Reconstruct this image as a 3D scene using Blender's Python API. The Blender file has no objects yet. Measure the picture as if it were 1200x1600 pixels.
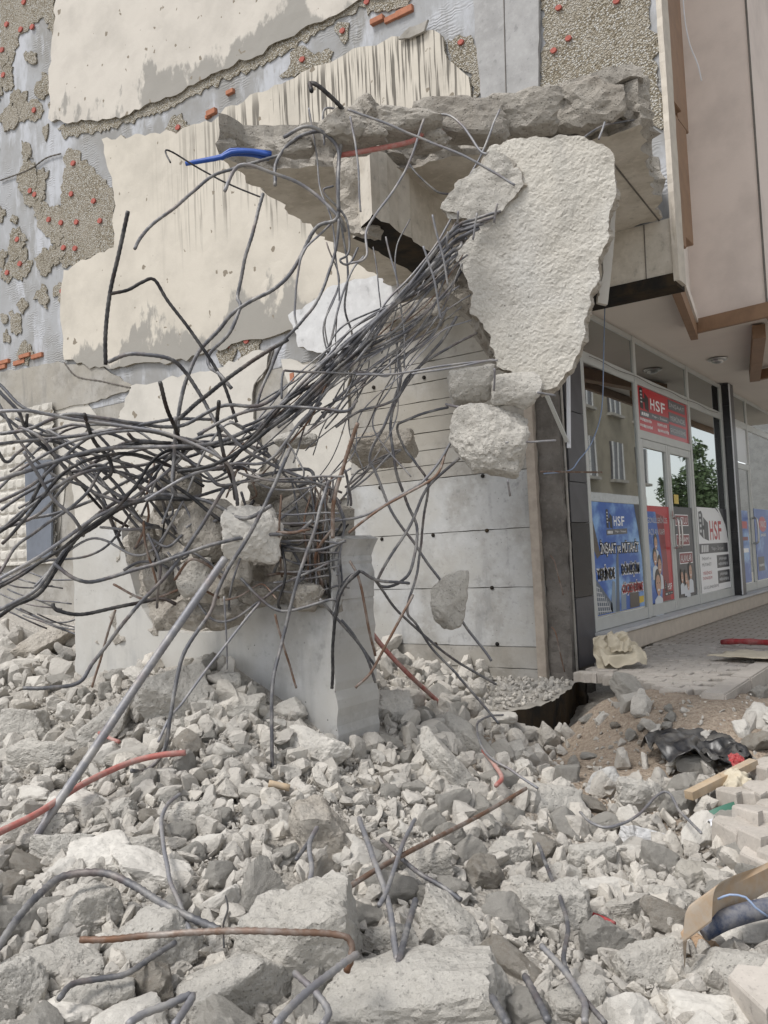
import bpy, bmesh, math, random
import numpy as np
from mathutils import Vector, Matrix, noise
from mathutils.geometry import delaunay_2d_cdt
rng = random.Random(7); nrs = np.random.RandomState(11)
S = bpy.context.scene; COL = S.collection

# ---------------------------------------------------------------- camera, sky, sun, exposure
FPX = 1330.0; YAW = math.radians(35); PIT = math.atan(70/1330); ROL = math.radians(2.6)
CAM = np.array([0, 0, 1.1])
Fw = np.array([-math.sin(YAW)*math.cos(PIT), math.cos(YAW)*math.cos(PIT), math.sin(PIT)])
R0 = np.array([math.cos(YAW), math.sin(YAW), 0]); U0 = np.cross(R0, Fw)
Rt = math.cos(ROL)*R0-math.sin(ROL)*U0; Up = math.sin(ROL)*R0+math.cos(ROL)*U0
cd = bpy.data.cameras.new('camera'); co = bpy.data.objects.new('camera', cd); COL.objects.link(co)
co.matrix_world = Matrix(((Rt[0], Up[0], -Fw[0], CAM[0]), (Rt[1], Up[1], -Fw[1], CAM[1]), (Rt[2], Up[2], -Fw[2], CAM[2]), (0, 0, 0, 1)))
cd.sensor_fit = 'VERTICAL'; cd.sensor_height = 36; cd.lens = FPX/1600*36; cd.clip_start = .05; cd.clip_end = 1000
S.camera = co
S.render.resolution_x = 768; S.render.resolution_y = 1024
SUN_EL, SUN_AZ = math.radians(58), math.radians(200)      # azimuth clockwise from +Y: behind the camera
w = bpy.data.worlds.new('World'); S.world = w; w.use_nodes = True
wt = w.node_tree; wt.nodes.clear()
sky = wt.nodes.new('ShaderNodeTexSky'); sky.sky_type = 'NISHITA'; sky.sun_disc = False
sky.sun_elevation = SUN_EL; sky.sun_rotation = SUN_AZ; sky.air_density = 1.0; sky.dust_density = 1.0; sky.ozone_density = 1.0
hs = wt.nodes.new('ShaderNodeHueSaturation'); hs.inputs['Saturation'].default_value = .22
bg = wt.nodes.new('ShaderNodeBackground'); bg.inputs[1].default_value = .10
wo = wt.nodes.new('ShaderNodeOutputWorld')
wt.links.new(sky.outputs[0], hs.inputs['Color']); wt.links.new(hs.outputs[0], bg.inputs[0]); wt.links.new(bg.outputs[0], wo.inputs[0])
sl = bpy.data.lights.new('sun', 'SUN'); sl.energy = 1.5; sl.angle = math.radians(18); sl.color = (1, .97, .93)
so = bpy.data.objects.new('sun', sl); COL.objects.link(so); so.location = (0, -5, 20)
sd = Vector((math.sin(SUN_AZ)*math.cos(SUN_EL), math.cos(SUN_AZ)*math.cos(SUN_EL), math.sin(SUN_EL)))
so.rotation_euler = sd.to_track_quat('Z', 'Y').to_euler()
vs = S.view_settings; vs.view_transform = 'Standard'; vs.look = 'None'; vs.gamma = 1; vs.use_curve_mapping = False; vs.exposure = 1.03

# ---------------------------------------------------------------- pixels to places
def ray(x, y): return Fw+(x-600)/FPX*Rt-(y-800)/FPX*Up
def D(x, y, d): return CAM+ray(x, y)*d
def onX(x, y, X): v = ray(x, y); return CAM+v*(X-CAM[0])/v[0]
def onY(x, y, Y): v = ray(x, y); return CAM+v*(Y-CAM[1])/v[1]
def onZ(x, y, Z): v = ray(x, y); return CAM+v*(Z-CAM[2])/v[2]
def topx(P):
    q = np.asarray(P, float)-CAM; d = q@Fw; return 600+FPX*(q@Rt)/d, 800-FPX*(q@Up)/d, d
XS, YW, XF = -3.25, 7.66, -2.08      # shop plane, side wall plane, outer edge of the upper floors
YST = 3.96                           # front face of the broken wall stump

# ---------------------------------------------------------------- materials
class NT:
    def __init__(s, name):
        s.m = bpy.data.materials.new(name); s.m.use_nodes = True; s.t = s.m.node_tree; s.t.nodes.clear()
        s.out = s.n('ShaderNodeOutputMaterial'); s.tc = s.n('ShaderNodeTexCoord'); s.geo = s.n('ShaderNodeNewGeometry')
    def n(s, t): return s.t.nodes.new(t)
    def put(s, sock, v):
        if hasattr(v, 'is_output'): s.t.links.new(v, sock)
        elif isinstance(v, (tuple, list)) and len(v) == 3 and sock.type == 'RGBA': sock.default_value = (*v, 1)
        else: sock.default_value = v
    def pos(s): return s.geo.outputs['Position']
    def obj(s, rnd=True):
        if not rnd: return s.tc.outputs['Object']
        oi = s.n('ShaderNodeObjectInfo'); a = s.n('ShaderNodeVectorMath'); a.operation = 'MULTIPLY_ADD'
        c = s.n('ShaderNodeCombineXYZ'); s.put(c.inputs[0], oi.outputs['Random']); s.put(c.inputs[1], oi.outputs['Random'])
        a.inputs[1].default_value = (37, 53, 0); s.put(a.inputs[0], c.outputs[0]); s.put(a.inputs[2], s.tc.outputs['Object']); s.rand = oi.outputs['Random']
        return a.outputs[0]
    def noise(s, vec, scale, detail=5, rough=.6, dist=0.):
        k = s.n('ShaderNodeTexNoise'); s.put(k.inputs['Vector'], vec); k.inputs['Scale'].default_value = scale
        k.inputs['Detail'].default_value = detail; k.inputs['Roughness'].default_value = rough; k.inputs['Distortion'].default_value = dist
        return k.outputs[0]
    def vor(s, vec, scale, feat='F1', out=0):
        k = s.n('ShaderNodeTexVoronoi'); k.feature = feat; s.put(k.inputs['Vector'], vec); k.inputs['Scale'].default_value = scale; return k.outputs[out]
    def scale(s, vec, xyz):
        k = s.n('ShaderNodeVectorMath'); k.operation = 'MULTIPLY'; s.put(k.inputs[0], vec); k.inputs[1].default_value = xyz; return k.outputs[0]
    def dot(s, vec, xyz, off=0.):
        k = s.n('ShaderNodeVectorMath'); k.operation = 'DOT_PRODUCT'; s.put(k.inputs[0], vec); k.inputs[1].default_value = xyz
        return s.math('ADD', k.outputs['Value'], off)
    def math(s, op, a, b=0., clamp=False):
        k = s.n('ShaderNodeMath'); k.operation = op; k.use_clamp = clamp; s.put(k.inputs[0], a); s.put(k.inputs[1], b); return k.outputs[0]
    def step(s, v, a, b):
        k = s.n('ShaderNodeMapRange'); k.interpolation_type = 'SMOOTHSTEP'; s.put(k.inputs['Value'], v)
        k.inputs['From Min'].default_value = a; k.inputs['From Max'].default_value = b; return k.outputs[0]
    def mix(s, f, a, b, mode='MIX'):
        k = s.n('ShaderNodeMix'); k.data_type = 'RGBA'; k.blend_type = mode; s.put(k.inputs[0], f); s.put(k.inputs[6], a); s.put(k.inputs[7], b); return k.outputs[2]
    def bump(s, h, strength=.5, dist=.01, prev=None):
        k = s.n('ShaderNodeBump'); k.inputs['Strength'].default_value = strength; k.inputs['Distance'].default_value = dist
        s.put(k.inputs['Height'], h)
        if prev: s.put(k.inputs['Normal'], prev)
        return k.outputs[0]
    def bsdf(s, col, rough=.9, nor=None, metal=0., spec=.3):
        k = s.n('ShaderNodeBsdfPrincipled'); s.put(k.inputs['Base Color'], col); s.put(k.inputs['Roughness'], rough); s.put(k.inputs['Metallic'], metal)
        k.inputs['Specular IOR Level'].default_value = spec
        if nor: s.put(k.inputs['Normal'], nor)
        s.t.links.new(k.outputs[0], s.out.inputs[0]); return s.m
def concrete(name, c, var=.35, dark=None, b=.6, bs=28., bd=.012, world=False, agg=.5, rnd=True, island=False, stain=0.):
    """broken or cast concrete: tone patches, aggregate specks, pits, grain"""
    t = NT(name); p = t.pos() if world else t.obj(rnd)
    dark = dark or tuple(x*.62 for x in c)
    n1 = t.noise(p, 2.6, 6, .62); n2 = t.noise(p, bs, 7, .68); sp = t.vor(p, bs*1.7)
    col = t.mix(t.math('MULTIPLY', t.step(n1, .38, .68), var*1.6, True), c, dark)
    col = t.mix(t.math('MULTIPLY', t.step(n2, .50, .66), .40), col, tuple(min(1, x*1.22) for x in c))
    col = t.mix(t.math('MULTIPLY', t.step(sp, .24, .10), agg), col, tuple(x*.5 for x in c))
    col = t.mix(t.math('MULTIPLY', t.step(n2, .44, .30), .55), col, tuple(x*.45 for x in c))
    if rnd and not world:
        col = t.mix(t.math('MULTIPLY', t.rand, .16), col, (c[0]*.72, c[1]*.74, c[2]*.78))
    if stain:
        col = t.mix(t.math('MULTIPLY', t.step(t.noise(p, .9, 5, .55), .42, .62), stain), col, (c[0]*.93, c[1]*.90, c[2]*.84)); col = t.mix(t.math('MULTIPLY', t.step(t.noise(t.scale(p, (1, 1, .18)), 5, 5, .6), .55, .72), stain*.7), col, tuple(x*.62 for x in c))
        pt = t.step(t.vor(p, 17), .10, .055); pm = t.step(t.noise(p, 3.3, 2), .5, .6); col = t.mix(t.math('MULTIPLY', t.math('MULTIPLY', pt, pm), .8), col, (.07, .065, .06))
    if island:
        ri = t.geo.outputs['Random Per Island']; col = t.mix(t.step(ri, .45, 1.), col, tuple(x*.80 for x in c)); col = t.mix(t.step(ri, .28, .0), col, (c[0]*1.08, c[1]*1.07, c[2]*1.05))
    h = t.math('ADD', t.math('MULTIPLY', n2, 1.), t.math('MULTIPLY', t.step(sp, 0., .3), .25))
    nb = t.bump(h, b, bd); nb = t.bump(t.noise(p, bs*5, 4, .7), b*.6, bd*.25, nb)
    return t.bsdf(col, .93, nb, 0, .2)
def flat(name, c, rough=.6, var=.15, bs=9., b=.1, metal=0., spec=.4, world=False, dust=0.):
    t = NT(name); p = t.pos() if world else t.obj(False)
    n = t.noise(p, bs, 5); col = t.mix(t.math('MULTIPLY', t.step(n, .3, .75), var), c, tuple(x*.45 for x in c))
    if dust: q = t.pos(); col = t.mix(t.math('MULTIPLY', t.step(t.noise(q, 6, 7, .7), .38, .66), dust), col, (.40, .375, .335))
    return t.bsdf(col, rough, t.bump(t.noise(p, bs*8, 4), b, .004), metal, spec)
M = {}
M['rubble'] = concrete('rubble_concrete', (.51, .485, .44), .28, (.39, .365, .325), 1., 30, .024, agg=.4)
M['rubble_pale'] = concrete('pale_concrete', (.54, .515, .47), .25, (.42, .39, .35), .5, 30, .010, agg=.25)
M['rubble_warm'] = concrete('warm_broken_concrete', (.44, .405, .355), .5, (.31, .27, .22), 1., 26, .024, agg=.5)
M['broken'] = concrete('fractured_concrete', (.41, .38, .335), .5, (.25, .22, .185), 1., 22, .03, agg=.7)
M['soffit'] = concrete('soffit_concrete', (.56, .52, .455), .5, (.38, .34, .28), .25, 12, .006, agg=.12)
M['cast'] = concrete('cast_concrete', (.475, .475, .47), .5, (.36, .345, .32), .35, 9, .008, agg=.25, world=True, stain=.75)
M['castwarm'] = concrete('cast_concrete_dusty', (.345, .33, .305), .6, (.23, .215, .19), .35, 10, .008, agg=.2, world=True, stain=.8)
M['castwall'] = concrete('board_marked_concrete', (.41, .41, .405), .6, (.30, .29, .27), .4, 9, .010, agg=.25, world=True, stain=.9)
M['column'] = concrete('grey_column_concrete', (.36, .355, .35), .5, (.27, .265, .26), .25, 12, .006, agg=.15)
M['darkcol'] = concrete('dark_column_concrete', (.17, .155, .14), .5, (.09, .08, .07), .7, 18, .015, agg=.3)
M['paver'] = concrete('paver_concrete', (.47, .43, .385), .4, (.33, .30, .26), .4, 40, .006, agg=.3)
M['tar'] = concrete('bitumen_paint', (.016, .015, .014), .8, (.05, .035, .02), .35, 8, .01, agg=.1)
M['popcorn'] = concrete('rough_cast_plaster', (.54, .522, .485), .4, (.43, .405, .365), .9, 60, .010, agg=.35, stain=.55)
M['white'] = concrete('whitewashed_plaster', (.58, .578, .575), .3, (.44, .43, .42), .2, 10, .004, agg=.05)
# paving beyond the laid stones, soil and dust of the ground
def ground_mat():
    t = NT('dusty_ground'); p = t.pos()
    n1 = t.noise(p, 1.7, 6, .6); n2 = t.noise(p, 30, 8, .7); v = t.vor(p, 45)
    d = t.n('ShaderNodeVectorMath'); d.operation = 'DISTANCE'; t.put(d.inputs[0], t.scale(p, (.95, 1.05, 0))); d.inputs[1].default_value = (-1.75, 6.1, 0)
    soil = t.step(t.math('ADD', d.outputs['Value'], t.math('MULTIPLY', n1, -1.2)), 1.5, .45)
    grey = t.mix(t.step(n2, .35, .65), (.34, .318, .285), (.50, .475, .43))
    brown = t.mix(t.step(n2, .35, .65), (.27, .19, .13), (.47, .37, .275))
    col = t.mix(soil, grey, brown); col = t.mix(t.math('MULTIPLY', t.step(v, .12, .3), .35), col, (.45, .41, .36))
    nb = t.bump(t.math('ADD', n2, t.math('MULTIPLY', v, -.6)), 1., .03)
    return t.bsdf(col, .95, nb, 0, .15)
M['ground'] = ground_mat()
def steel(name, c, dust, rust):
    t = NT(name); p = t.pos(); n = t.noise(p, 9, 6, .65); n2 = t.noise(p, 60, 4)
    col = t.mix(t.math('MULTIPLY', t.step(n, .42, .66), dust), c, (.36, .345, .325))
    col = t.mix(t.math('MULTIPLY', t.step(t.noise(p, 5.3, 5), .5, .68), rust), col, (.17, .075, .035))
    return t.bsdf(col, t.math('ADD', .42, t.math('MULTIPLY', n2, .3)), t.bump(n2, .3, .003), .35, .4)
M['bar'] = steel('rebar_steel', (.105, .106, .116), .6, .22)
M['barlight'] = steel('dusty_rebar_steel', (.20, .20, .215), .75, .18)
M['barblack'] = steel('blackened_rebar', (.022, .022, .024), .22, .15)
M['barrust'] = steel('rusty_rebar', (.165, .105, .075), .6, .6)
def skim():
    t = NT('skim_coat_wall'); p = t.pos(); n1 = t.noise(p, .9, 5, .6); n2 = t.noise(t.scale(p, (1, 1, .35)), 3.2, 6, .65); n3 = t.noise(t.scale(p, (5, 1, 1)), 7, 6, .6, .6)
    col = t.mix(t.step(n1, .38, .66), (.33, .335, .345), (.25, .245, .235)); col = t.mix(t.step(n2, .47, .64), col, (.42, .43, .455))
    col = t.mix(t.math('MULTIPLY', t.step(n3, .58, .72), .55), col, (.25, .24, .225))
    wv = t.n('ShaderNodeTexWave'); wv.wave_type = 'RINGS'; t.put(wv.inputs[0], t.scale(p, (1, .1, 1))); wv.inputs['Scale'].default_value = 9; wv.inputs['Distortion'].default_value = 9; wv.inputs['Detail'].default_value = 3
    tr = t.math('MULTIPLY', wv.outputs['Fac'], t.step(t.noise(p, 1.7, 3), .5, .62))
    col = t.mix(t.math('MULTIPLY', tr, .28), col, (.30, .29, .275))
    nb = t.bump(tr, .5, .012); nb = t.bump(n2, .6, .02, nb)
    return t.bsdf(col, .9, t.bump(t.noise(p, 40, 5), .3, .004, nb), 0, .2)
M['skim'] = skim()
def adhesive():
    t = NT('stippled_adhesive'); p = t.pos(); v = t.vor(p, 62, 'F1', 1); f = t.vor(p, 62); n = t.noise(p, 55, 3)
    k = t.n('ShaderNodeSeparateColor'); t.put(k.inputs[0], v)
    col = t.mix(t.step(k.outputs[0], .15, .7), (.19, .165, .125), (.42, .39, .33)); col = t.mix(t.step(k.outputs[1], .7, .9), col, (.54, .53, .50))
    col = t.mix(t.math('MULTIPLY', t.step(f, .35, .6), .6), col, (.16, .13, .085)); col = t.mix(t.math('MULTIPLY', t.step(t.noise(p, 2.2, 5), .45, .65), .5), col, (.36, .33, .28))
    return t.bsdf(col, .9, t.bump(t.math('MULTIPLY', f, -1.), 1., .02), 0, .2)
M['adhesive'] = adhesive()
def plaster(name, c, top=None, bot=None, grime=.25, chips=True):
    """render coat with rain streaks running down from a line and damp patches above another; lines are z = a*x + b on the wall"""
    t = NT(name); p = t.pos(); n1 = t.noise(p, 1.3, 6, .6); n2 = t.noise(p, 40, 6, .65)
    col = t.mix(t.math('MULTIPLY', t.step(n1, .4, .72), grime), c, tuple(x*.72 for x in c))
    if top:
        dn = t.math('MULTIPLY', t.dot(p, (-top[0], 0, 1), -top[1]), -1.)           # metres below the line
        ln = t.noise(t.scale(p, (1, 0, .03)), 22, 3, .6); ln2 = t.noise(t.scale(p, (1, 0, .02)), 6, 2)
        reach = t.math('SUBTRACT', t.math('ADD', -.2, t.math('MULTIPLY', ln2, 3.6)), dn)
        f = t.math('MULTIPLY', t.step(ln, .50, .57), t.step(reach, .0, .7)); f = t.math('MULTIPLY', f, t.step(dn, -.3, .1))
        f = t.math('MULTIPLY', f, t.step(t.dot(p, (1, 0, 0)), -9.3, -6.6))
        col = t.mix(t.math('MULTIPLY', f, .92), col, (.115, .105, .09))
    if bot:
        up = t.dot(p, (-bot[0], 0, 1), -bot[1])
        nz = t.noise(t.scale(p, (1, 1, .55)), 1.25, 7, .62)
        f = t.step(t.math('SUBTRACT', nz, t.math('MULTIPLY', up, .30)), .44, .49)
        col = t.mix(t.math('MULTIPLY', f, .85), col, (.25, .24, .22))
    if chips: col = t.mix(t.step(t.noise(p, 7, 3, .4), .70, .715), col, (.22, .19, .15))     # chips
    return t.bsdf(col, .88, t.bump(n2, .35, .005), 0, .2)
pz = lambda x, y: onY(x, y, YW-.05)
def line2(a, b): A = pz(*a); B = pz(*b); k = (B[2]-A[2])/(B[0]-A[0]); return (k, A[2]-k*A[0])
M['cream'] = plaster('cream_render', (.53, .49, .425), line2((330, 195), (650, 50)), line2((110, 562), (450, 505)), .6)
M['cream_top'] = plaster('cream_render_upper', (.52, .485, .435), None, line2((120, 190), (420, 78)), .55)
M['cream_low'] = plaster('cream_paint_lower', (.52, .495, .45), None, None, .7)
M['pink'] = plaster('dusty_pink_render', (.70, .615, .56), None, None, .6, False)
M['pinkpale'] = plaster('pale_soffit_paint', (.70, .64, .58), None, None, .2, False)
M['trim'] = flat('brown_trim_paint', (.27, .165, .10), .6, .4, 6)
M['cedge'] = flat('cream_edge', (.54, .49, .42), .8, .3)
M['red'] = flat('red_plastic_disc', (.40, .11, .085), .8, .6, 30, world=True)
M['brick'] = flat('hollow_brick', (.40, .17, .10), .9, .5, 14, .6, world=True)
M['wood'] = flat('pale_wood', (.46, .345, .225), .8, .45, 12, .3, dust=.35)
M['woodgrey'] = flat('weathered_plank', (.40, .345, .29), .9, .45, 10, .3)
M['redhose'] = flat('red_conduit', (.40, .125, .105), .7, .25, dust=.6)
M['bluepipe'] = flat('dark_blue_pipe', (.012, .03, .085), .6, .3, dust=.5)
M['bluehose'] = flat('blue_conduit', (.02, .075, .33), .4, .25)
M['wire'] = flat('pale_blue_wire', (.25, .32, .46), .5)
M['frame'] = flat('grey_aluminium_frame', (.55, .56, .54), .4, .15, 5, .05, .2)
M['tile'] = flat('black_marble', (.018, .017, .02), .22, .3, 12, .03, 0, .5)
M['tilegrey'] = flat('dark_grey_stone', (.085, .083, .09), .35, .5, 5, .05)
M['sill'] = flat('beige_stone_sill', (.55, .48, .40), .7, .25)
M['paper'] = flat('crumpled_kraft_paper', (.54, .48, .37), .75, .25, 6)
M['card'] = flat('cardboard', (.40, .285, .18), .9, .35, 5, dust=.55)
M['bag'] = flat('black_plastic', (.012, .012, .014), .38, .1, 5, .25, 0, .5, dust=.22)
M['redcloth'] = flat('red_wrapping', (.38, .03, .035), .7, .5, 25, dust=.3)
M['film'] = flat('white_film', (.70, .71, .74), .35)
M['green'] = flat('green_strap', (.06, .17, .12), .5)
M['board'] = flat('dark_grey_board', (.135, .15, .18), .5, .4, 4)
M['metal'] = flat('brushed_metal', (.55, .54, .52), .3, .2, 5, .05, .9)
def glass():
    t = NT('shop_glass'); p = t.pos(); k = t.n('ShaderNodeBsdfGlossy'); k.inputs['Roughness'].default_value = .015; k.inputs['Color'].default_value = (.80, .83, .82, 1)
    t.put(k.inputs['Normal'], t.bump(t.noise(p, 1.3, 1), .012, .05))
    d = t.n('ShaderNodeBsdfDiffuse'); d.inputs[0].default_value = (.018, .02, .02, 1)
    x = t.n('ShaderNodeMixShader'); x.inputs[0].default_value = .62
    t.t.links.new(d.outputs[0], x.inputs[1]); t.t.links.new(k.outputs[0], x.inputs[2]); t.t.links.new(x.outputs[0], t.out.inputs[0]); return t.m
M['glass'] = glass()
def printed(name, c, c2=None):
    t = NT(name); p = t.pos(); col = c
    if c2: col = t.mix(t.step(t.noise(t.scale(p, (1, 1, 1.6)), 1.7, 5, .55), .48, .68), c, c2)
    return t.bsdf(col, .28, None, 0, .5)
PR = {}
for k, c in dict(blue=((.02, .10, .40), (.26, .46, .74)), white=(.82, .82, .82), black=(.012, .012, .014), red=(.47, .02, .03), dred=(.22, .012, .02), grey=(.10, .10, .11), dgrey=(.035, .037, .045),
                 slate=(.10, .13, .17), steelb=(.22, .28, .34), brownb=(.08, .065, .055), skin=(.50, .28, .19), hair=(.02, .014, .011), yellow=(.6, .42, .02), lgrey=(.55, .56, .57), shirt=(.62, .66, .70)).items():
    PR[k] = printed('print_'+k, *c) if isinstance(c[0], tuple) else printed('print_'+k, c)

# ---------------------------------------------------------------- object helpers
def tag(o, label=None, cat=None, group=None, kind=None):
    for k, v in (('label', label), ('category', cat), ('group', group), ('kind', kind)):
        if v: o[k] = v
    return o
def wloc(o):
    l = Vector(o.location)
    while o.parent: o = o.parent; l = l+Vector(o.location)
    return l
def link(name, me, loc, parent=None, m=None):
    o = bpy.data.objects.new(name, me); COL.objects.link(o)
    if m and me and not me.materials:
        for x in (m if isinstance(m, (list, tuple)) else [m]): me.materials.append(x)
    if parent: o.parent = parent; o.location = Vector(loc)-wloc(parent)
    else: o.location = loc
    return o
def empty(name, loc, label, cat, group=None):
    o = bpy.data.objects.new(name, None); COL.objects.link(o); o.location = Vector(loc); o.empty_display_size = .1; return tag(o, label, cat, group)
def mesh(name, V, Fc, m, parent=None, mi=None, smooth=False, base=False):
    V = np.asarray(V, float); c = (V.max(0)+V.min(0))/2
    if base: c[2] = V[:, 2].min()
    me = bpy.data.meshes.new(name); me.from_pydata((V-c).tolist(), [], [list(map(int, f)) for f in Fc])
    o = link(name, me, c, parent, m)
    if mi is not None: me.polygons.foreach_set('material_index', np.asarray(mi, dtype=np.int32))
    if smooth: me.polygons.foreach_set('use_smooth', np.ones(len(me.polygons), dtype=bool))
    me.update(); return o
def boxv(x0, x1, y0, y1, z0, z1):
    V = [(x, y, z) for x in (x0, x1) for y in (y0, y1) for z in (z0, z1)]
    return V, [(0, 1, 3, 2), (4, 6, 7, 5), (0, 4, 5, 1), (2, 3, 7, 6), (0, 2, 6, 4), (1, 5, 7, 3)]
def box(name, x0, x1, y0, y1, z0, z1, m, parent=None, bev=0.):
    V, Fc = boxv(x0, x1, y0, y1, z0, z1); o = mesh(name, V, Fc, m, parent)
    if bev:
        b = bmesh.new(); b.from_mesh(o.data); bmesh.ops.bevel(b, geom=b.edges[:], offset=bev, segments=2, affect='EDGES'); b.to_mesh(o.data); b.free()
    return o
def beam(name, a, b, wd, ht, m, parent=None):
    """box bar between two points, width across, height up"""
    a, b = Vector(a), Vector(b); t = (b-a).normalized(); u = Vector((0, 0, 1)) if abs(t.z) < .9 else Vector((1, 0, 0)); s = t.cross(u).normalized(); u = s.cross(t)
    V = [tuple(p+s*i*wd/2+u*j*ht/2) for p in (a, b) for i in (-1, 1) for j in (-1, 1)]
    return mesh(name, V, [(0, 1, 3, 2), (4, 6, 7, 5), (0, 4, 5, 1), (2, 3, 7, 6), (0, 2, 6, 4), (1, 5, 7, 3)], m, parent)
def fbm(p, oct=4):
    return noise.fractal(Vector(p), .9, 2.1, oct)
def prism(name, P, thick, m, em=None, res=.08, fa=.0, fs=8., rag=.02, sa=.02, nseg=3, parent=None, ragf=6., flip=False, smooth=False, big=0.):
    """slab with the given outline (world points): gridded front facing the camera, ragged broken rim, flat back"""
    P = np.array(P, float); o0 = P.mean(0); nn = np.zeros(3)
    for i in range(len(P)): nn += np.cross(P[i]-o0, P[(i+1) % len(P)]-o0)
    nn /= np.linalg.norm(nn)
    if (CAM-o0)@nn < 0: nn = -nn; P = P[::-1]
    if flip: nn = -nn; P = P[::-1]
    e1 = np.cross((0, 0, 1), nn) if abs(nn[2]) < .9 else np.array((1., 0, 0)); e1 -= nn*(e1@nn); e1 /= np.linalg.norm(e1); e2 = np.cross(nn, e1)
    q = np.stack([(P-o0)@e1, (P-o0)@e2], 1); B = []; sd_ = rng.random()*90
    for i in range(len(q)):
        a, b = q[i], q[(i+1) % len(q)]; L = np.linalg.norm(b-a); k = max(1, int(L/res)); pr = np.array((b[1]-a[1], a[0]-b[0]))/max(L, 1e-6)
        for j in range(k):
            c = a+(b-a)*j/k; B.append(c+pr*rag*(fbm((c[0]*ragf+sd_, c[1]*ragf, 3.1), 5)*1.3))
    B = np.array(B); lo, hi = B.min(0), B.max(0); n = len(B)
    gx, gy = np.meshgrid(np.arange(lo[0]+res/2, hi[0], res), np.arange(lo[1]+res/2, hi[1], res)); G = np.stack([gx.ravel(), gy.ravel()], 1)
    G += nrs.uniform(-.25, .25, G.shape)*res
    ins = np.zeros(len(G), bool); md = np.full(len(G), 9e9); a = B; b = np.roll(B, -1, 0)
    for i in range(n):
        c = ((a[i, 1] > G[:, 1]) != (b[i, 1] > G[:, 1])); xx = (b[i, 0]-a[i, 0])*(G[:, 1]-a[i, 1])/(b[i, 1]-a[i, 1]+1e-12)+a[i, 0]; ins ^= c & (G[:, 0] < xx)
        md = np.minimum(md, ((G-a[i])**2).sum(1))
    G = G[ins & (md > (.45*res)**2)]
    r = delaunay_2d_cdt([Vector(v) for v in B]+[Vector(v) for v in G], [(i, (i+1) % n) for i in range(n)], [], 1, 1e-6)
    vo, fo, orig = r[0], r[2], r[3]; mp = {}
    for oi, l in enumerate(orig):
        for x in l: mp[x] = oi
    nv = len(vo); V = []
    for v in vo:
        p = o0+e1*v.x+e2*v.y
        hgt = (fa*(fbm(p*fs+sd_, 4)+.35*rng.gauss(0, 1) if fs > 25 else fa*0+fbm(p*fs+sd_, 4)) if fs > 25 else fa*fbm(p*fs+sd_, 4)) if fa else 0.
        if big: hgt += big*fbm(p*1.7+sd_, 3)
        V.append(p+nn*hgt)
    V2 = [o0+e1*v.x+e2*v.y-nn*thick for v in vo]
    Fc = []; mi = []
    ar = lambda f: sum(vo[f[i]].x*vo[f[(i+1) % len(f)]].y-vo[f[(i+1) % len(f)]].x*vo[f[i]].y for i in range(len(f)))
    for f in fo:
        f = list(f) if ar(f) > 0 else list(f)[::-1]
        Fc.append(f); mi.append(0); Fc.append([nv+x for x in f[::-1]]); mi.append(1)
    allv = list(V)+list(V2); loop = [mp[i] for i in range(n) if i in mp]; loop = [x for i, x in enumerate(loop) if x != loop[i-1]]
    cen = np.array([0., 0.]); rings = [loop]; nb = len(loop)
    for s in range(1, nseg):
        ring = []
        for i in range(nb):
            a, b = vo[loop[i-1]], vo[loop[(i+1) % nb]]; out = np.array((b.y-a.y, a.x-b.x)); out = out/(np.linalg.norm(out)+1e-9)
            if sum(0 for _ in ()) : pass
            f = s/nseg; p = np.array(allv[loop[i]])*(1-f)+np.array(allv[nv+loop[i]])*f; k = sa*math.sin(math.pi*min(1, f*1.2+.12))*(fbm(p*9+sd_, 5)*1.5+fbm(p*3+sd_, 2))
            ring.append(len(allv)); allv.append(p+(e1*out[0]+e2*out[1])*k*orient_sign(vo, loop))
        rings.append(ring)
    rings.append([nv+x for x in loop]); sg = orient_sign(vo, loop)
    for A, Bq in zip(rings, rings[1:]):
        for i in range(nb):
            j = (i+1) % nb; f = [A[i], Bq[i], Bq[j], A[j]]; Fc.append(f if sg > 0 else f[::-1]); mi.append(1)
    return mesh(name, allv, Fc, [m, em or m], parent, mi, smooth)
def orient_sign(vo, loop):
    return 1 if sum(vo[loop[i]].x*vo[loop[(i+1) % len(loop)]].y-vo[loop[(i+1) % len(loop)]].x*vo[loop[i]].y for i in range(len(loop))) > 0 else -1
def spline(P, step):
    P = [np.array(p, float) for p in P]
    if len(P) == 2: P = [P[0], (P[0]+P[1])/2, P[1]]
    Q = [2*P[0]-P[1]]+P+[2*P[-1]-P[-2]]; out = []
    for i in range(1, len(Q)-2):
        p0, p1, p2, p3 = Q[i-1:i+3]; k = max(2, int(np.linalg.norm(p2-p1)/step))
        for j in range(k):
            t = j/k; out.append(.5*((2*p1)+(-p0+p2)*t+(2*p0-5*p1+4*p2-p3)*t*t+(-p0+3*p1-3*p2+p3)*t**3))
    out.append(P[-1]); return np.array(out)
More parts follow.
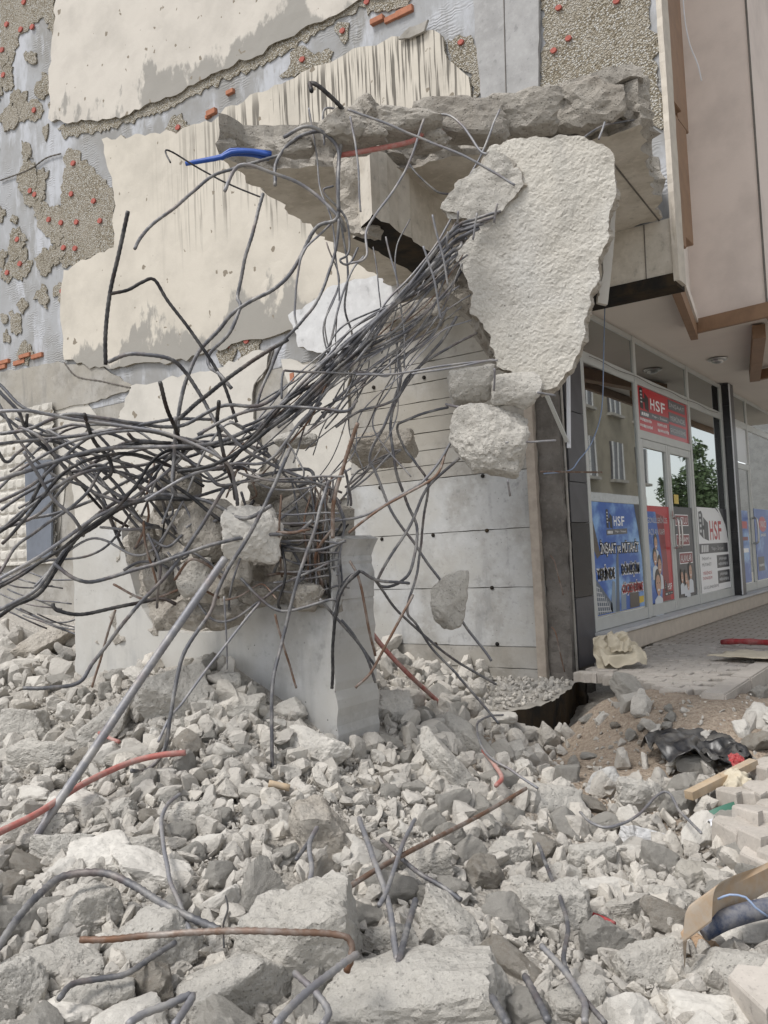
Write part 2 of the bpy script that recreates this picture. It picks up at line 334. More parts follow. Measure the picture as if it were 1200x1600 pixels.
def tube(name, P, r, m, parent=None, sides=7, step=.014, rib=.13, base=False):
    C = spline(P, step); n = len(C)
    if name == 'rebar' and n > 8:
        k_ = rng.random()*50; C = C+np.array([(.020 if r < .0122 and CAM[1]+1.2 < p[1]-.6 and p[2] > .3 else .009)*np.array(noise.noise_vector(Vector(p)*3.2+Vector((k_, 0, 0))))+.0025*np.array(noise.noise_vector(Vector(p)*9+Vector((k_, 5, 0)))) for p in C.tolist()])
    T = np.gradient(C, axis=0); T /= np.linalg.norm(T, axis=1)[:, None]+1e-9
    u = np.cross(T[0], (.3, .2, .9)); u /= np.linalg.norm(u); V = []; ang = np.arange(sides)/sides*2*math.pi
    for i in range(n):
        u = u-T[i]*(u@T[i]); u /= np.linalg.norm(u); v = np.cross(T[i], u); rr = r*(1+rib*(i % 2)-(rib*.5))
        V.append(C[i]+rr*(np.cos(ang)[:, None]*u+np.sin(ang)[:, None]*v))
    V = np.concatenate(V); Fc = []
    for i in range(n-1):
        for j in range(sides):
            k = (j+1) % sides; Fc.append((i*sides+j, i*sides+k, (i+1)*sides+k, (i+1)*sides+j))
    Fc.append(list(range(sides))[::-1]); Fc.append(list(range((n-1)*sides, n*sides)))
    return mesh(name, V, Fc, m, parent, None, True, base)
_ico = {}
def ico(sub):
    if sub not in _ico:
        b = bmesh.new(); bmesh.ops.create_icosphere(b, subdivisions=sub, radius=1); b.verts.ensure_lookup_table()
        _ico[sub] = (np.array([v.co[:] for v in b.verts]), np.array([[v.index for v in f.verts] for f in b.faces])); b.free()
    return _ico[sub]
def rockv(seed, sub, dims=(1, 1, 1), n=13, sharp=34, rough=.07, lo=.6):
    """angular broken lump: a random polytope with softened edges and fractal roughness, half-size about 1"""
    rs = np.random.RandomState(seed); d, Fc = ico(sub); nn = rs.normal(size=(n, 3)); nn /= np.linalg.norm(nn, axis=1)[:, None]; h = rs.uniform(lo, 1., n)
    ax = np.concatenate([np.eye(3), -np.eye(3)])+rs.uniform(-.22, .22, (6, 3)); ax /= np.linalg.norm(ax, axis=1)[:, None]
    nn = np.concatenate([nn, ax]); h = np.concatenate([h, rs.uniform(.72, .95, 6)])
    s = (np.maximum(d@nn.T, 0)/h)**sharp; r = s.sum(1)**(-1/sharp)
    if rough:
        off = Vector(rs.uniform(0, 50, 3).tolist())
        dm_ = np.array(dims)/max(dims); q = d*r[:, None]*dm_
        r = r*np.array([1+rough*(noise.fractal(Vector(v)*2.0+off, .85, 2.1, 5)*.75+.22*noise.fractal(Vector(v)*9+off, .8, 2.1, 4)) for v in q.tolist()])
    return d*r[:, None]*np.array(dims), Fc
def hullv(seed, n=13, dims=(1, .8, .65), sub=0):
    """sharp little stone: hull of a few random points"""
    rs_ = np.random.RandomState(seed); p = rs_.normal(size=(n, 3)); p /= (np.abs(p)**6).sum(1)[:, None]**(1/6); p *= rs_.uniform(.6, 1, (n, 1))*np.array(dims)
    b = bmesh.new(); [b.verts.new(v) for v in p]; r_ = bmesh.ops.convex_hull(b, input=b.verts[:]); bmesh.ops.delete(b, geom=[v for v in b.verts if not v.link_faces], context='VERTS'); bmesh.ops.triangulate(b, faces=b.faces[:]); bmesh.ops.recalc_face_normals(b, faces=b.faces[:]); b.verts.index_update()
    if sub:
        bmesh.ops.subdivide_edges(b, edges=b.edges[:], cuts=sub, use_grid_fill=True); bmesh.ops.smooth_vert(b, verts=b.verts[:], factor=.45, use_axis_x=True, use_axis_y=True, use_axis_z=True); bmesh.ops.triangulate(b, faces=b.faces[:]); b.verts.index_update()
        for v in b.verts: v.co *= 1.06+.16*noise.fractal(v.co*2.6+Vector((seed*1.7, 0, 0)), .8, 2.1, 3)
    o = np.array([v.co[:] for v in b.verts]), np.array([[v.index for v in f.verts] for f in b.faces]); b.free(); return o
def rotm(rs):
    from mathutils import Euler
    return np.array(Euler((rs.uniform(0, 6.3), rs.uniform(0, 6.3), rs.uniform(0, 6.3))).to_matrix())

# ---------------------------------------------------------------- ground: one heap-shaped sheet, then a plain to the horizon
CP = [(600, 1600, 2.7), (250, 1600, 2.6), (20, 1580, 2.6), (950, 1600, 2.75), (1190, 1590, 2.8), (20, 1420, 3.2), (20, 1250, 4.3), (20, 1120, 5.6), (300, 1300, 3.8), (300, 1160, 4.7),
      (530, 1180, 4.95), (350, 1045, 5.4), (230, 1050, 5.9), (115, 1065, 6.4), (50, 1000, 7.6), (10, 960, 8.6), (620, 1150, 5.4), (640, 1090, 6.6), (700, 1150, 5.7), (700, 1060, 8.3), (600, 1030, 8.6), (790, 1120, 6.6),
      (830, 1195, 6.5), (890, 1160, 7.1), (930, 1095, 6.9), (1000, 1110, 6.2), (1090, 1130, 5.7), (1000, 1170, 5.9), (1100, 1200, 5.3), (1190, 1090, 6.3), (1190, 1200, 5.2), (1150, 1300, 4.4), (1150, 1420, 3.6),
      (900, 1300, 4.65), (800, 1250, 4.75), (700, 1300, 4.3), (850, 1450, 3.45), (500, 1400, 3.3), (650, 1420, 3.35), (480, 1250, 4.3), (150, 1200, 4.9)]
PTS = [D(*c) for c in CP]+[np.array(p) for p in ((-12, 7, .45), (-12, 3, .3), (-8, 0, 0), (-3, -2, -.4), (1.5, -1.5, -.5), (4, 2, -.45), (4, 8, -.3), (1, 12, -.25), (-9, 5.5, .45), (-7, 3.8, .3), (-6.5, 1.8, .0))]
PTS = np.array(PTS)
def tps(r2): return .5*r2*np.log(r2+1e-9)
_A = tps(((PTS[:, None, :2]-PTS[None, :, :2])**2).sum(2))+np.eye(len(PTS))*.06
_Pm = np.c_[np.ones(len(PTS)), PTS[:, :2]]; _K = np.block([[_A, _Pm], [_Pm.T, np.zeros((3, 3))]])
_W = np.linalg.solve(_K, np.r_[PTS[:, 2], 0, 0, 0])
def hz(xy):
    xy = np.atleast_2d(xy); z = tps(((xy[:, None, :]-PTS[None, :, :2])**2).sum(2))@_W[:len(PTS)]+_W[-3]+xy@_W[-2:]
    return np.clip(z, -.72, .6)
def hit(x, y, lift=0.):
    """where the ray through a pixel meets the heap (vectorised over pixels)"""
    x = np.atleast_1d(np.asarray(x, float)); y = np.atleast_1d(np.asarray(y, float)); v = Fw+((x-600)/FPX)[:, None]*Rt-((y-800)/FPX)[:, None]*Up
    d = np.full(len(x), np.nan); ds = np.linspace(1.6, 13, 240)
    lo = np.full(len(x), 1.6); hi = np.full(len(x), np.nan); open_ = np.ones(len(x), bool)
    for t in ds:
        p = CAM+v*t; b = (p[:, 2] < hz(p[:, :2])+lift) & open_; hi[b] = t; open_ &= ~b; lo[open_] = t
    for _ in range(8):
        m = (lo+hi)/2; p = CAM+v*np.nan_to_num(m, nan=5.)[:, None]; b = p[:, 2] < hz(p[:, :2])+lift; hi = np.where(b, m, hi); lo = np.where(b, lo, m)
    return CAM+v*hi[:, None], hi
def G(x, y, lift=.03): return hit(x, y, lift)[0][0]
gx = np.arange(-13.5, 5.01, .07); gy = np.arange(-2., 11.5, .07); GX, GY = np.meshgrid(gx, gy); xy = np.c_[GX.ravel(), GY.ravel()]
zz = np.concatenate([hz(c) for c in np.array_split(xy, 40)])
side = ((xy[:, 0] < -1.6) & (xy[:, 1] > 7.12-(xy[:, 0]+2.81)*.66)); zz = np.where(side, np.minimum(zz, -.11), zz)
zz += np.array([.035*noise.fractal(Vector((a*2.5, b*2.5, 0)), .8, 2.1, 5) for a, b in xy.tolist()])
nx = len(gx); Fc = [(i*nx+j, i*nx+j+1, (i+1)*nx+j+1, (i+1)*nx+j) for i in range(len(gy)-1) for j in range(nx-1)]
tag(mesh('rubble_ground', np.c_[xy, zz], Fc, M['ground'], None, None, True), kind='structure')
tag(mesh('ground', [(-300, -300, -.95), (300, -300, -.95), (300, 300, -.95), (-300, 300, -.95)], [(0, 1, 2, 3)], M['ground']), kind='structure')

# ---------------------------------------------------------------- the standing building: side wall towards us
BL = empty('apartment_building', (-7, 7.8, -1), 'apartment building whose stripped side wall shows cream render, adhesive and concrete', 'building')
def W(pts, off=0.): return [onY(x, y, YW-off) for x, y in pts]
box('upper_wall', -17, XF, YW, YW+.24, 3.44, 14.5, M['skim'], BL)
box('lower_wall', -17, -3.5, YW+.004, YW+.3, -1.2, 3.436, M['castwarm'], BL)
_pn = [0]
def panel(name, pts, off, th, m, em=None, res=.09, rag=.05, fa=0., label=None, nseg=2, sa=.01, fs=8., big=0.):
    if name == 'adhesive_patch': _pn[0] += 1; off += .00025*_pn[0]; th = off-.001
    ad = name == 'adhesive_patch'; o = prism(name, W(pts, off), th, m, em, .045 if ad else res, fa, fs, .05 if ad else rag, sa, nseg, BL, 13. if ad else 5., big=big)
    if label: o['label'] = label
    return o
panel('render_panel', [(75, 186), (76, 120), (82, 60), (92, -60), (700, -60), (640, -25), (560, 4), (480, 42), (420, 76), (330, 116), (250, 157), (195, 181), (120, 191)], .05, .048, M['cream_top'], M['adhesive'], .10, .05, .003, 'cream render panel with damp grey patches along its lower edge', big=.005)
panel('render_panel', [(160, 216), (250, 208), (330, 190), (352, 168), (400, 150), (470, 112), (540, 83), (600, 62), (650, 46), (690, 50), (698, 92), (733, 118), (738, 160), (740, 300), (700, 420), (600, 445), (540, 470), (452, 518), (380, 532), (300, 556), (250, 566), (170, 576), (100, 562), (93, 480), (100, 422), (140, 400), (178, 388), (178, 300)], .052, .05, M['cream'], M['adhesive'], .10, .05, .003, 'large cream render panel with dark rain streaks', big=.005)
panel('render_flap', [(622, 60), (640, 42), (668, 32), (662, 48), (640, 58)], .10, .03, M['castwarm'], None, .04, .02)
panel('plaster_block', [(450, 492), (520, 447), (590, 430), (648, 446), (604, 500), (562, 540), (520, 556), (466, 541)], .17, .168, M['white'], M['broken'], .07, .04, .004, 'white plastered block standing proud of the wall')
panel('plaster_panel', [(205, 604), (330, 578), (424, 540), (418, 575), (398, 602), (394, 640), (412, 720), (380, 800), (260, 860), (120, 850), (110, 690), (180, 662)], .035, .03, M['cream_low'], M['castwarm'], .1, .05, .004)
panel('plaster_panel', [(442, 560), (520, 572), (545, 560), (548, 780), (470, 800), (455, 640)], .04, .036, M['cream_low'], M['castwarm'], .1, .05, .004)
panel('concrete_patch', [(0, 582), (90, 566), (160, 575), (212, 606), (150, 625), (60, 648), (-40, 662), (-40, 590)], .03, .026, M['castwarm'], None, .1, .03, .006)
panel('concrete_patch', [(0, 640), (130, 625), (150, 650), (110, 700), (90, 850), (-40, 900), (-40, 650)], .012, .01, M['cream_low'], None, .1, .03)
panel('concrete_column', [(738, -60), (840, -60), (842, 60), (840, 165), (755, 175), (742, 60)], .06, .058, M['column'], None, .1, .012, .004, 'bare grey concrete column exposed on the side wall')
beam('formwork_joint', onY(786, -50, YW-.063), onY(791, 160, YW-.063), .012, .006, M['darkcol'], BL)
for pts in ([(842, -60), (1012, -60), (1016, 20), (1030, 120), (1040, 200), (985, 190), (960, 150), (842, 160), (850, 60)],
            [(100, 262), (135, 250), (178, 300), (180, 388), (100, 418), (78, 372), (92, 330)], [(0, -40), (70, -60), (62, 30), (30, 55), (14, 120), (0, 140)], [(380, 190), (440, 152), (520, 120), (560, 95), (562, 110), (470, 132), (405, 160)], [(700, 60), (735, 55), (752, 90), (755, 140), (738, 160), (733, 118), (702, 95)],
            [(90, 200), (118, 190), (200, 178), (260, 152), (330, 112), (425, 72), (500, 30), (555, 0), (575, 2), (500, 48), (430, 92), (340, 132), (250, 175), (160, 205), (100, 214)],
            [(50, -40), (90, -60), (82, 40), (55, 20)], [(436, 120), (470, 84), (520, 82), (520, 98), (455, 118)], [(570, -20), (640, -30), (640, 10), (575, 20)]):
    panel('adhesive_patch', pts, .016, .015, M['adhesive'], None, .08, .06)
rs = random.Random(3)
discs = [(10, 38), (32, 46), (50, 42), (37, 3), (3, 78), (5, 117), (53, 172), (54, 304), (76, 343), (114, 255), (111, 303), (146, 314), (95, 348), (119, 347), (156, 345), (99, 387), (117, 388), (27, 374), (31, 412), (11, 426), (97, 455), (251, 133), (278, 199), (472, 93), (535, 48), (573, 3), (720, 66), (873, 12), (888, 60), (865, 79), (983, 133), (963, 2), (142, 572), (356, 540), (385, 533), (47, 298)]
dm = None
for x, y in discs:
    if x > 8 and not any(abs(x-a) < 40 and abs(y-b) < 30 for a, b in ((135, 330), (936, 60), (25, 40))) and x < 700:
        s = rs.uniform(10, 22); panel('adhesive_patch', [(x+s*math.cos(a)*rs.uniform(.6, 1.2), y+s*1.5*math.sin(a)*rs.uniform(.6, 1.2)) for a in np.arange(0, 6.2, .7)], .014, .013, M['adhesive'], None, .06, .03)
    c = onY(x, y, YW-.03); r = 3.7/FPX*topx(c)[2]
    a = np.arange(10)/10*6.283; V = [(1.45*r*rs.uniform(.85, 1.1)*math.cos(t), yy, r*1.1*math.sin(t)) for yy in (-.012, .012) for t in a]; Fc = [list(range(10)), list(range(19, 9, -1))]+[(i, i+10, (i+1) % 10+10, (i+1) % 10) for i in range(10)]
    Fc = [f[::-1] for f in Fc]
    o = mesh('anchor_disc', np.array(V)+c, Fc, M['red'], BL)
for i in range(46):
    x, y = rs.uniform(-30, 95), rs.uniform(20, 560)
    s = rs.uniform(5, 15); panel('adhesive_patch', [(x+s*math.cos(a)*rs.uniform(.5, 1.3), y+s*1.6*math.sin(a)*rs.uniform(.5, 1.3)) for a in np.arange(0, 6.2, .8)], .012, .011, M['adhesive'], None, .07, .03)
for x, y, ww, hh in ((331, 176, 18, 9), (360, 144, 14, 7), (325, 182, 10, 6), (590, 32, 22, 9), (632, 18, 28, 11), (612, 28, 24, 9), (0, 574, 30, 7), (30, 566, 28, 7), (58, 556, 26, 7), (6, 566, 28, 6), (40, 556, 26, 6), (458, 590, 8, 14)):
    c = onY(x, y, YW-.02); k = topx(c)[2]/FPX; box('brick', c[0]-ww*k/2*1.1, c[0]+ww*k/2*1.1, YW-.035-.02*rs.random(), YW+.03, c[2]-hh*k/2, c[2]+hh*k/2, M['brick'], BL, .004)
# cracks with depth along the lower wall
for P in ([(394, 640), (398, 602), (418, 575), (428, 545)], [(100, 566), (120, 588), (160, 596), (205, 606)], [(0, 282), (45, 265), (72, 247), (95, 240)], [(690, 552), (640, 600), (600, 622)]):
    tube('crack_lip', W(P, .03 if P[0][0] < 600 else -.0), .012, M['darkcol'], BL, 5, .05, .4)
# waffled panel and grey board at the far end
wv = [onY(-30, 655, YW-.06), onY(84, 640, YW-.06), onY(84, 880, YW-.06)]
x0, x1, z0, z1 = wv[0][0], wv[1][0], wv[2][2], wv[0][2]; nu, nw = 60, 90; V = []
for i in range(nw+1):
    for j in range(nu+1):
        a, b = x0+(x1-x0)*j/nu, z0+(z1-z0)*i/nw; V.append((a, YW-.05-.045*min(1., 2.2*abs(math.sin(a*13)*math.sin(b*17)))-.006*fbm((a*9, b*9, 1)), b))
mesh('waffle_panel', V, [(i*(nu+1)+j, i*(nu+1)+j+1, (i+1)*(nu+1)+j+1, (i+1)*(nu+1)+j) for i in range(nw) for j in range(nu)], M['cream_low'], BL)
panel('grey_board', [(38, 722), (80, 718), (80, 868), (42, 878)], .13, .03, M['board'], None, .1, .01)
# board-formed concrete: each pour is a band of its own
zl = [onY(700, y, YW)[2] for y in (428, 500, 560, 592, 622, 648, 672, 700, 724, 746, 832, 919, 1007, 1039, 1130)]
for i in range(14):
    m = M['castwall'] if 9 <= i <= 11 else M['castwarm']
    xl = onY(541 if i > 3 else 560, 700, YW)[0]+rs.uniform(-.03, .03); z1, z0 = zl[i]-.004, zl[i+1]+.004; n = 24; V = []
    pr = .03+rs.uniform(0, .012)
    for k in range(n+1):
        xx = xl+(-3.605-xl)*k/n
        for zz_, yy in ((z0+.006*fbm((xx*7, i, 0)), 0), (z1+.006*fbm((xx*7, i, 5)), 0)):
            V += [(xx, YW-pr, zz_), (xx, YW+.002, zz_)]
    Fc = []
    for k in range(n):
        a = k*4; Fc += [(a, a+4, a+6, a+2), (a+2, a+6, a+7, a+3), (a, a+1, a+5, a+4)]
    Fc += [(0, 2, 3, 1), (n*4, n*4+1, n*4+3, n*4+2)]
    mesh('formwork_band', V, Fc, m, BL)
for x, y in ((220, 782), (403, 768), (595, 752), (392, 577), (580, 557), (613, 956), (412, 1157), (632, 1157), (213, 598), (370, 205), (190, 240)):
    c = onY(500+.4376*x, 500+.4376*y, YW-.045); tube('tie_hole', [c, c+np.array((0, .02, 0))], .021, M['tar'], BL, 8, .05, 0)
# corner column, plank and stone cladding
box('corner_plank', -3.60, -3.505, YW-.06, YW+.05, -.25, 3.3, M['woodgrey'], BL, .004)
prism('corner_column', [(-3.50, YW, -1), (-3.262, YW, -1), (-3.262, YW, 3.43), (-3.50, YW, 3.43)], .55, M['darkcol'], M['darkcol'], .05, .02, 6., .012, .015, 4, BL)
zc = [-.05, .62, 1.35, 1.75, 2.45, 3.05]
for a, b in zip(zc, zc[1:]):
    box('stone_tile', -3.262, -3.235, YW+.1+rs.uniform(-.03, .03), 8.22, a+.004, b-.004, M['tilegrey'] if a != .62 else M['tile'], BL)
tube('mortar_edge', [(-3.25, YW+.07, z) for z in np.linspace(-.1, 3.1, 9)], .014, M['castwarm'], BL, 6, .05, .1)
beam('frame_strip', onX(888, 585, -3.2), onX(889, 700, -3.2), .03, .03, M['film'], BL)
beam('frame_strip', onX(852, 612, -3.2), onX(886, 690, -3.2), .035, .02, M['frame'], BL)
# edge beam under the first floor, upper facade, bay and soffit
box('edge_beam', -4.0, XF-.004, YW-.03, YW-.003, 3.50, 4.0, M['soffit'], BL)
box('tarred_beam_foot', -4.0, XF+.01, YW-.045, YW+.24, 3.39, 3.498, M['tar'], BL)
beam('formwork_joint', onY(1006, 352, YW-.034), onY(1010, 438, YW-.034), .01, .006, M['darkcol'], BL)
def foot(name, pts, z0, z1, m):
    n = len(pts); V = [(x, y, z0) for x, y in pts]+[(x, y, z1) for x, y in pts]
    a = sum(pts[i][0]*pts[(i+1) % n][1]-pts[(i+1) % n][0]*pts[i][1] for i in range(n)); 
    Fc = [list(range(n))[::-1], list(range(n, 2*n))]+[(i, (i+1) % n, (i+1) % n+n, i+n) for i in range(n)]
    if a < 0: Fc = [f[::-1] for f in Fc]
    return mesh(name, V, Fc, m, BL)
foot('facade_wall', [(-2.12, 7.91), (-2.60, 10.2), (-6, 10.2), (-6, 7.91)], 3.72, 14.5, M['pinkpale'])
foot('bay', [(-2.58, 10.06), (-1.74, 9.9), (-1.76, 19.8), (-3.2, 19.8), (-3.2, 10.25)], 3.64, 14.5, M['pink'])
foot('soffit', [(-3.6, 7.91), (-2.1, 7.91), (-2.55, 10.3), (-1.80, 10.3), (-1.80, 19.9), (-3.6, 19.9)], 3.605, 3.70, M['pinkpale'])
beam('soffit_trim', (-2.16, 7.93, 3.49), (-2.56, 10.04, 3.51), .08, .16, M['trim'], BL)
beam('soffit_trim', (-2.58, 10.01, 3.57), (-1.70, 9.84, 3.57), .06, .16, M['trim'], BL)
beam('soffit_trim', (-1.735, 9.88, 3.572), (-1.755, 19.8, 3.572), .06, .15, M['trim'], BL)
a, b, c = onZ(1186, 518, 3.5), onZ(1179, 588, 3.5), onZ(1230, 577, 3.5)
beam('soffit_trim', a, b, .14, .16, M['trim'], BL); beam('soffit_trim', b, c, .1, .14, M['trim'], BL)
beam('panel_joint', (-1.742, 9.893, 3.6), (-1.742, 9.893, 14), .02, .02, M['darkcol'], BL)
prism('insulation_edge', [(XF-.005, YW-.05, 3.42), (XF-.005, YW+.16, 3.42), (XF-.005, YW+.16, 14), (XF-.005, YW-.05, 14)], -.05, M['cedge'], M['cedge'], .08, .004, 12, .012, .006, 3, BL)
for y0, y1, z0, z1, ex in ((8.15, 8.5, 5.35, 9.5, .02), (8.5, 8.9, 5.3, 9.5, .05), (8.1, 8.4, 3.95, 5.25, .0), (8.4, 8.8, 4.1, 5.3, .03)):
    xx = -2.12-(y0-7.91)*.205; box('window_trim', xx-.1, xx+ex, y0, y1, z0, z1, M['trim'], BL, .006)
tube('loose_wire', [onY(1066, -20, 9.85), onY(1070, 30, 9.85), onY(1078, 70, 9.83), onY(1090, 100, 9.85), onY(1096, 126, 9.8)], .008, M['film'], BL, 5, .05, 0)
# ceiling lamp hung under the soffit
lc = onZ(1121, 560, 3.6); LP = empty('ceiling_lamp', lc, 'round metal ceiling lamp fixed under the shop soffit', 'lamp')
def disc(name, c, prof, m, parent, n=24, axis=2):
    V = []; Fc = []
    for r, h in prof:
        for i in range(n):
            t = i/n*6.28318; q = [r*math.cos(t), r*math.sin(t)]; q.insert(axis, h); V.append(np.array(c)+q)
    for k in range(len(prof)-1):
        for i in range(n): j = (i+1) % n; Fc.append((k*n+i, k*n+j, (k+1)*n+j, (k+1)*n+i))
    Fc.append(list(range(n))[::-1]); Fc.append(list(range((len(prof)-1)*n, len(prof)*n))); return mesh(name, V, Fc, m, parent, None, False)
disc('lamp_rim', lc+np.array((0, 0, -.0)), [(.12, -.003), (.135, -.012), (.12, -.03), (.09, -.034)], M['metal'], LP)
disc('lamp_bowl', lc+np.array((0, 0, -.035)), [(.088, 0), (.075, -.02), (.04, -.032), (.015, -.034)], M['metal'], LP)

# ---------------------------------------------------------------- shop front
SH = empty('shopfront', (XS, 11, .1), 'grey aluminium shop front with glass doors and printed advertising posters', 'shopfront')
def rect(name, y0, y1, z0, z1, off, m, parent, th=.002): return box(name, XS+off-th, XS+off, y0, y1, z0, z1, m, parent)
def bar(y0, y1, z0, z1, ex=.018, parent=None, m=None, name='frame_bar'):
    ex *= .36 if ex > .03 else 1.
    return box(name, XS-.04, XS+ex, y0, y1, z0, z1, m or M['frame'], parent or SH, .004)
ZB, ZT, ZP = .25, 3.07, 3.58
box('stone_sill', XS-.1, XS+.16, 8.2, 20, .0, .21, M['sill'], SH, .012)
box('sill_cap', XS-.1, XS+.19, 8.2, 20, .213, .245, M['white'], SH, .006)
for a, b in ((8.22, 8.30), (9.88, 9.97), (12.10, 12.19), (13.98, 14.07)): bar(a, b, ZB, ZP, .055)
for a, b in ((8.303, 9.877), (9.973, 12.097), (12.193, 13.977)):
    bar(a, b, ZT-.055, ZT+.055, .045); bar(a, b, ZP-.06, ZP-.003, .04)
    rect('window_pane', a+.005, b-.005, ZT+.06, ZP-.065, .0, M['glass'], SH, .01)
for a, b in ((8.303, 9.877), (12.193, 13.977)):
    bar(a, b, ZB+.003, ZB+.13, .042)
    rect('window_pane', a+.005, b-.005, ZB+.135, ZT-.06, .0, M['glass'], SH, .01)
bar(9.973, 12.097, 2.37, 2.47, .045)
sg = rect('sign_panel', 9.98, 12.09, 2.475, 3.01, .0, PR['red'], SH, .02); sg['label'] = 'red sign panel with white and black lettering above the doors'
doors = []
for a, b in ((9.978, 11.035), (11.045, 12.092)):
    dr = box('door', XS-.02, XS-.012, a+.07, b-.07, .36, 2.28, M['glass'], SH); doors.append(dr)
    for q in ((a, a+.085, ZB+.005, 2.365), (b-.085, b, ZB+.005, 2.365)): bar(*q, .04, dr, None, 'stile')
    for q in ((a+.087, b-.087, ZB+.005, ZB+.14), (a+.087, b-.087, 2.27, 2.365)): bar(*q, .038, dr, None, 'rail')
for s, dr in ((10.985, doors[0]), (11.12, doors[1])):
    tube('handle', [(XS+.04, s, 1.05), (XS+.10, s, 1.07), (XS+.10, s, 1.40), (XS+.04, s, 1.42)], .014, M['metal'], dr, 8, .03, 0)
box('lock_plate', XS+.04, XS+.05, 10.965, 11.005, 1.44, 1.52, M['metal'], doors[0])
tube('screw_row', [(XS+.046, y, 3.07+.01*math.sin(y*30)) for y in np.arange(8.4, 13.9, .25)], .004, M['darkcol'], SH, 5, .1, 0)
# pillar between the shops and the second shop front
PL = box('shop_pillar', XS-.2, XS+.12, 14.09, 14.42, .0, 3.6, M['tilegrey'], None); tag(PL, 'dark stone pillar with black marble tiles between the two shop fronts', 'pillar')
z = .26
while z < 3.5:
    box('marble_tile', XS-.18, XS+.125, 14.074, 14.088, z, min(3.58, z+.49), M['tile'], PL); z += .497
box('white_edge', XS+.122, XS+.135, 14.08, 14.13, .26, 3.58, M['film'], PL)
SH2 = empty('shopfront', (XS, 17, .1), 'second shop front beyond the black pillar with a narrow glass door', 'shopfront')
for a, b in ((14.43, 14.50), (15.72, 15.80), (18.0, 18.1)): bar(a, b, ZB, ZP, .05, SH2)
for a, b in ((14.503, 15.717), (15.803, 17.997)):
    bar(a, b, ZT-.055, ZT+.055, .045, SH2); bar(a, b, ZP-.06, ZP-.003, .04, SH2); rect('window_pane', a, b, ZT+.06, ZP-.065, .0, M['glass'], SH2, .01); bar(a, b, ZB+.003, ZB+.13, .042, SH2)
d2 = rect('door', 14.52, 15.70, ZB+.135, 2.3, .0, M['glass'], SH2, .01); rect('window_pane', 15.81, 17.99, ZB+.135, ZT-.06, .0, M['glass'], SH2, .01)
bar(14.503, 15.717, 2.30, 2.40, .045, SH2); bar(14.503, 14.60, ZB+.135, 2.298, .04, d2, None, 'stile'); bar(15.62, 15.715, ZB+.135, 2.298, .04, d2, None, 'stile')
tube('handle', [(XS+.04, 15.55, 1.05), (XS+.12, 15.55, 1.07), (XS+.12, 15.55, 1.45), (XS+.04, 15.55, 1.47)], .018, M['metal'], d2, 8, .03, 0)
# ---- posters: flat print stuck on the glass
def poly(name, pts, off, m, parent): return mesh(name, [(XS+off, y, z) for y, z in pts], [list(range(len(pts)))], m, parent)
def ell(name, cy, cz, ry, rz, off, m, parent, n=18): return poly(name, [(cy+ry*math.cos(i/n*6.283), cz+rz*math.sin(i/n*6.283)) for i in range(n)], off, m, parent)
def text(s, y0, y1, z, h, off, m, parent, bold=0., shear=0.):
    cu = bpy.data.curves.new('lettering', 'FONT'); cu.body = s; cu.size = 1; cu.offset = bold; cu.shear = shear; cu.resolution_u = 3
    t = bpy.data.objects.new('t', cu); COL.objects.link(t); dg = bpy.context.evaluated_depsgraph_get(); me = bpy.data.meshes.new_from_object(t.evaluated_get(dg)); bpy.data.objects.remove(t); bpy.data.curves.remove(cu)
    n = len(me.vertices); co_ = np.zeros(n*3); me.vertices.foreach_get('co', co_); co_ = co_.reshape(-1, 3); lo, hi = co_.min(0), co_.max(0)
    V = np.c_[np.zeros(n), (co_[:, 0]-lo[0])/(hi[0]-lo[0])*(y1-y0)-(y1-y0)/2, (co_[:, 1]-lo[1])/(hi[1]-lo[1])*h-h/2]
    me.vertices.foreach_set('co', V.ravel()); me.update(); me.materials.clear(); me.name = 'lettering'
    return link('lettering', me, (XS+off, (y0+y1)/2, z+h/2), parent, m)
def logo(y0, y1, z0, z1, off, parent, c, strip):
    """the HSF mark: two leaning black blocks, the letters, a dark strip with the small line under it"""
    w_, h_ = y1-y0, z1-z0; f = lambda u, v: (y0+u*w_, z0+v*h_)
    poly('logo_mark', [f(0, .30), f(.11, .26), f(.11, .97), f(.05, 1), f(0, .97)], off, PR['black'], parent)
    poly('logo_mark', [f(.11, .52), f(.17, .52), f(.17, .66), f(.11, .66)], off, PR['black'], parent)
    poly('logo_mark', [f(.17, .30), f(.30, .24), f(.30, .72), f(.17, .86)], off, PR['black'], parent)
    for i in range(4):
        v = .86-i*.12; poly('logo_mark', [f(.02, v-.02), f(.08, v-.02), f(.08, v+.03), f(.02, v+.03)], off+.001, PR['lgrey'], parent)
    for i, ch in enumerate('HSF'): text(ch, y0+(.36+.2*i)*w_, y0+(.52+.2*i)*w_, z0+.36*h_, .38*h_, off+.001, c, parent, .02)
    poly('logo_strip', [f(-.02, 0), f(1.05, .06), f(1.05, .27), f(-.02, .22)], off, strip, parent)
    for i in range(4):
        u = .03+i*.065; poly('logo_mark', [f(u, .06), f(u+.045, .065), f(u+.055, .17), f(u+.01, .165)], off+.001, PR['white'], parent)
    text('Yapı - İnşaat', y0+.40*w_, y0+.98*w_, z0+.095*h_, .12*h_, off+.001, PR['white'], parent)
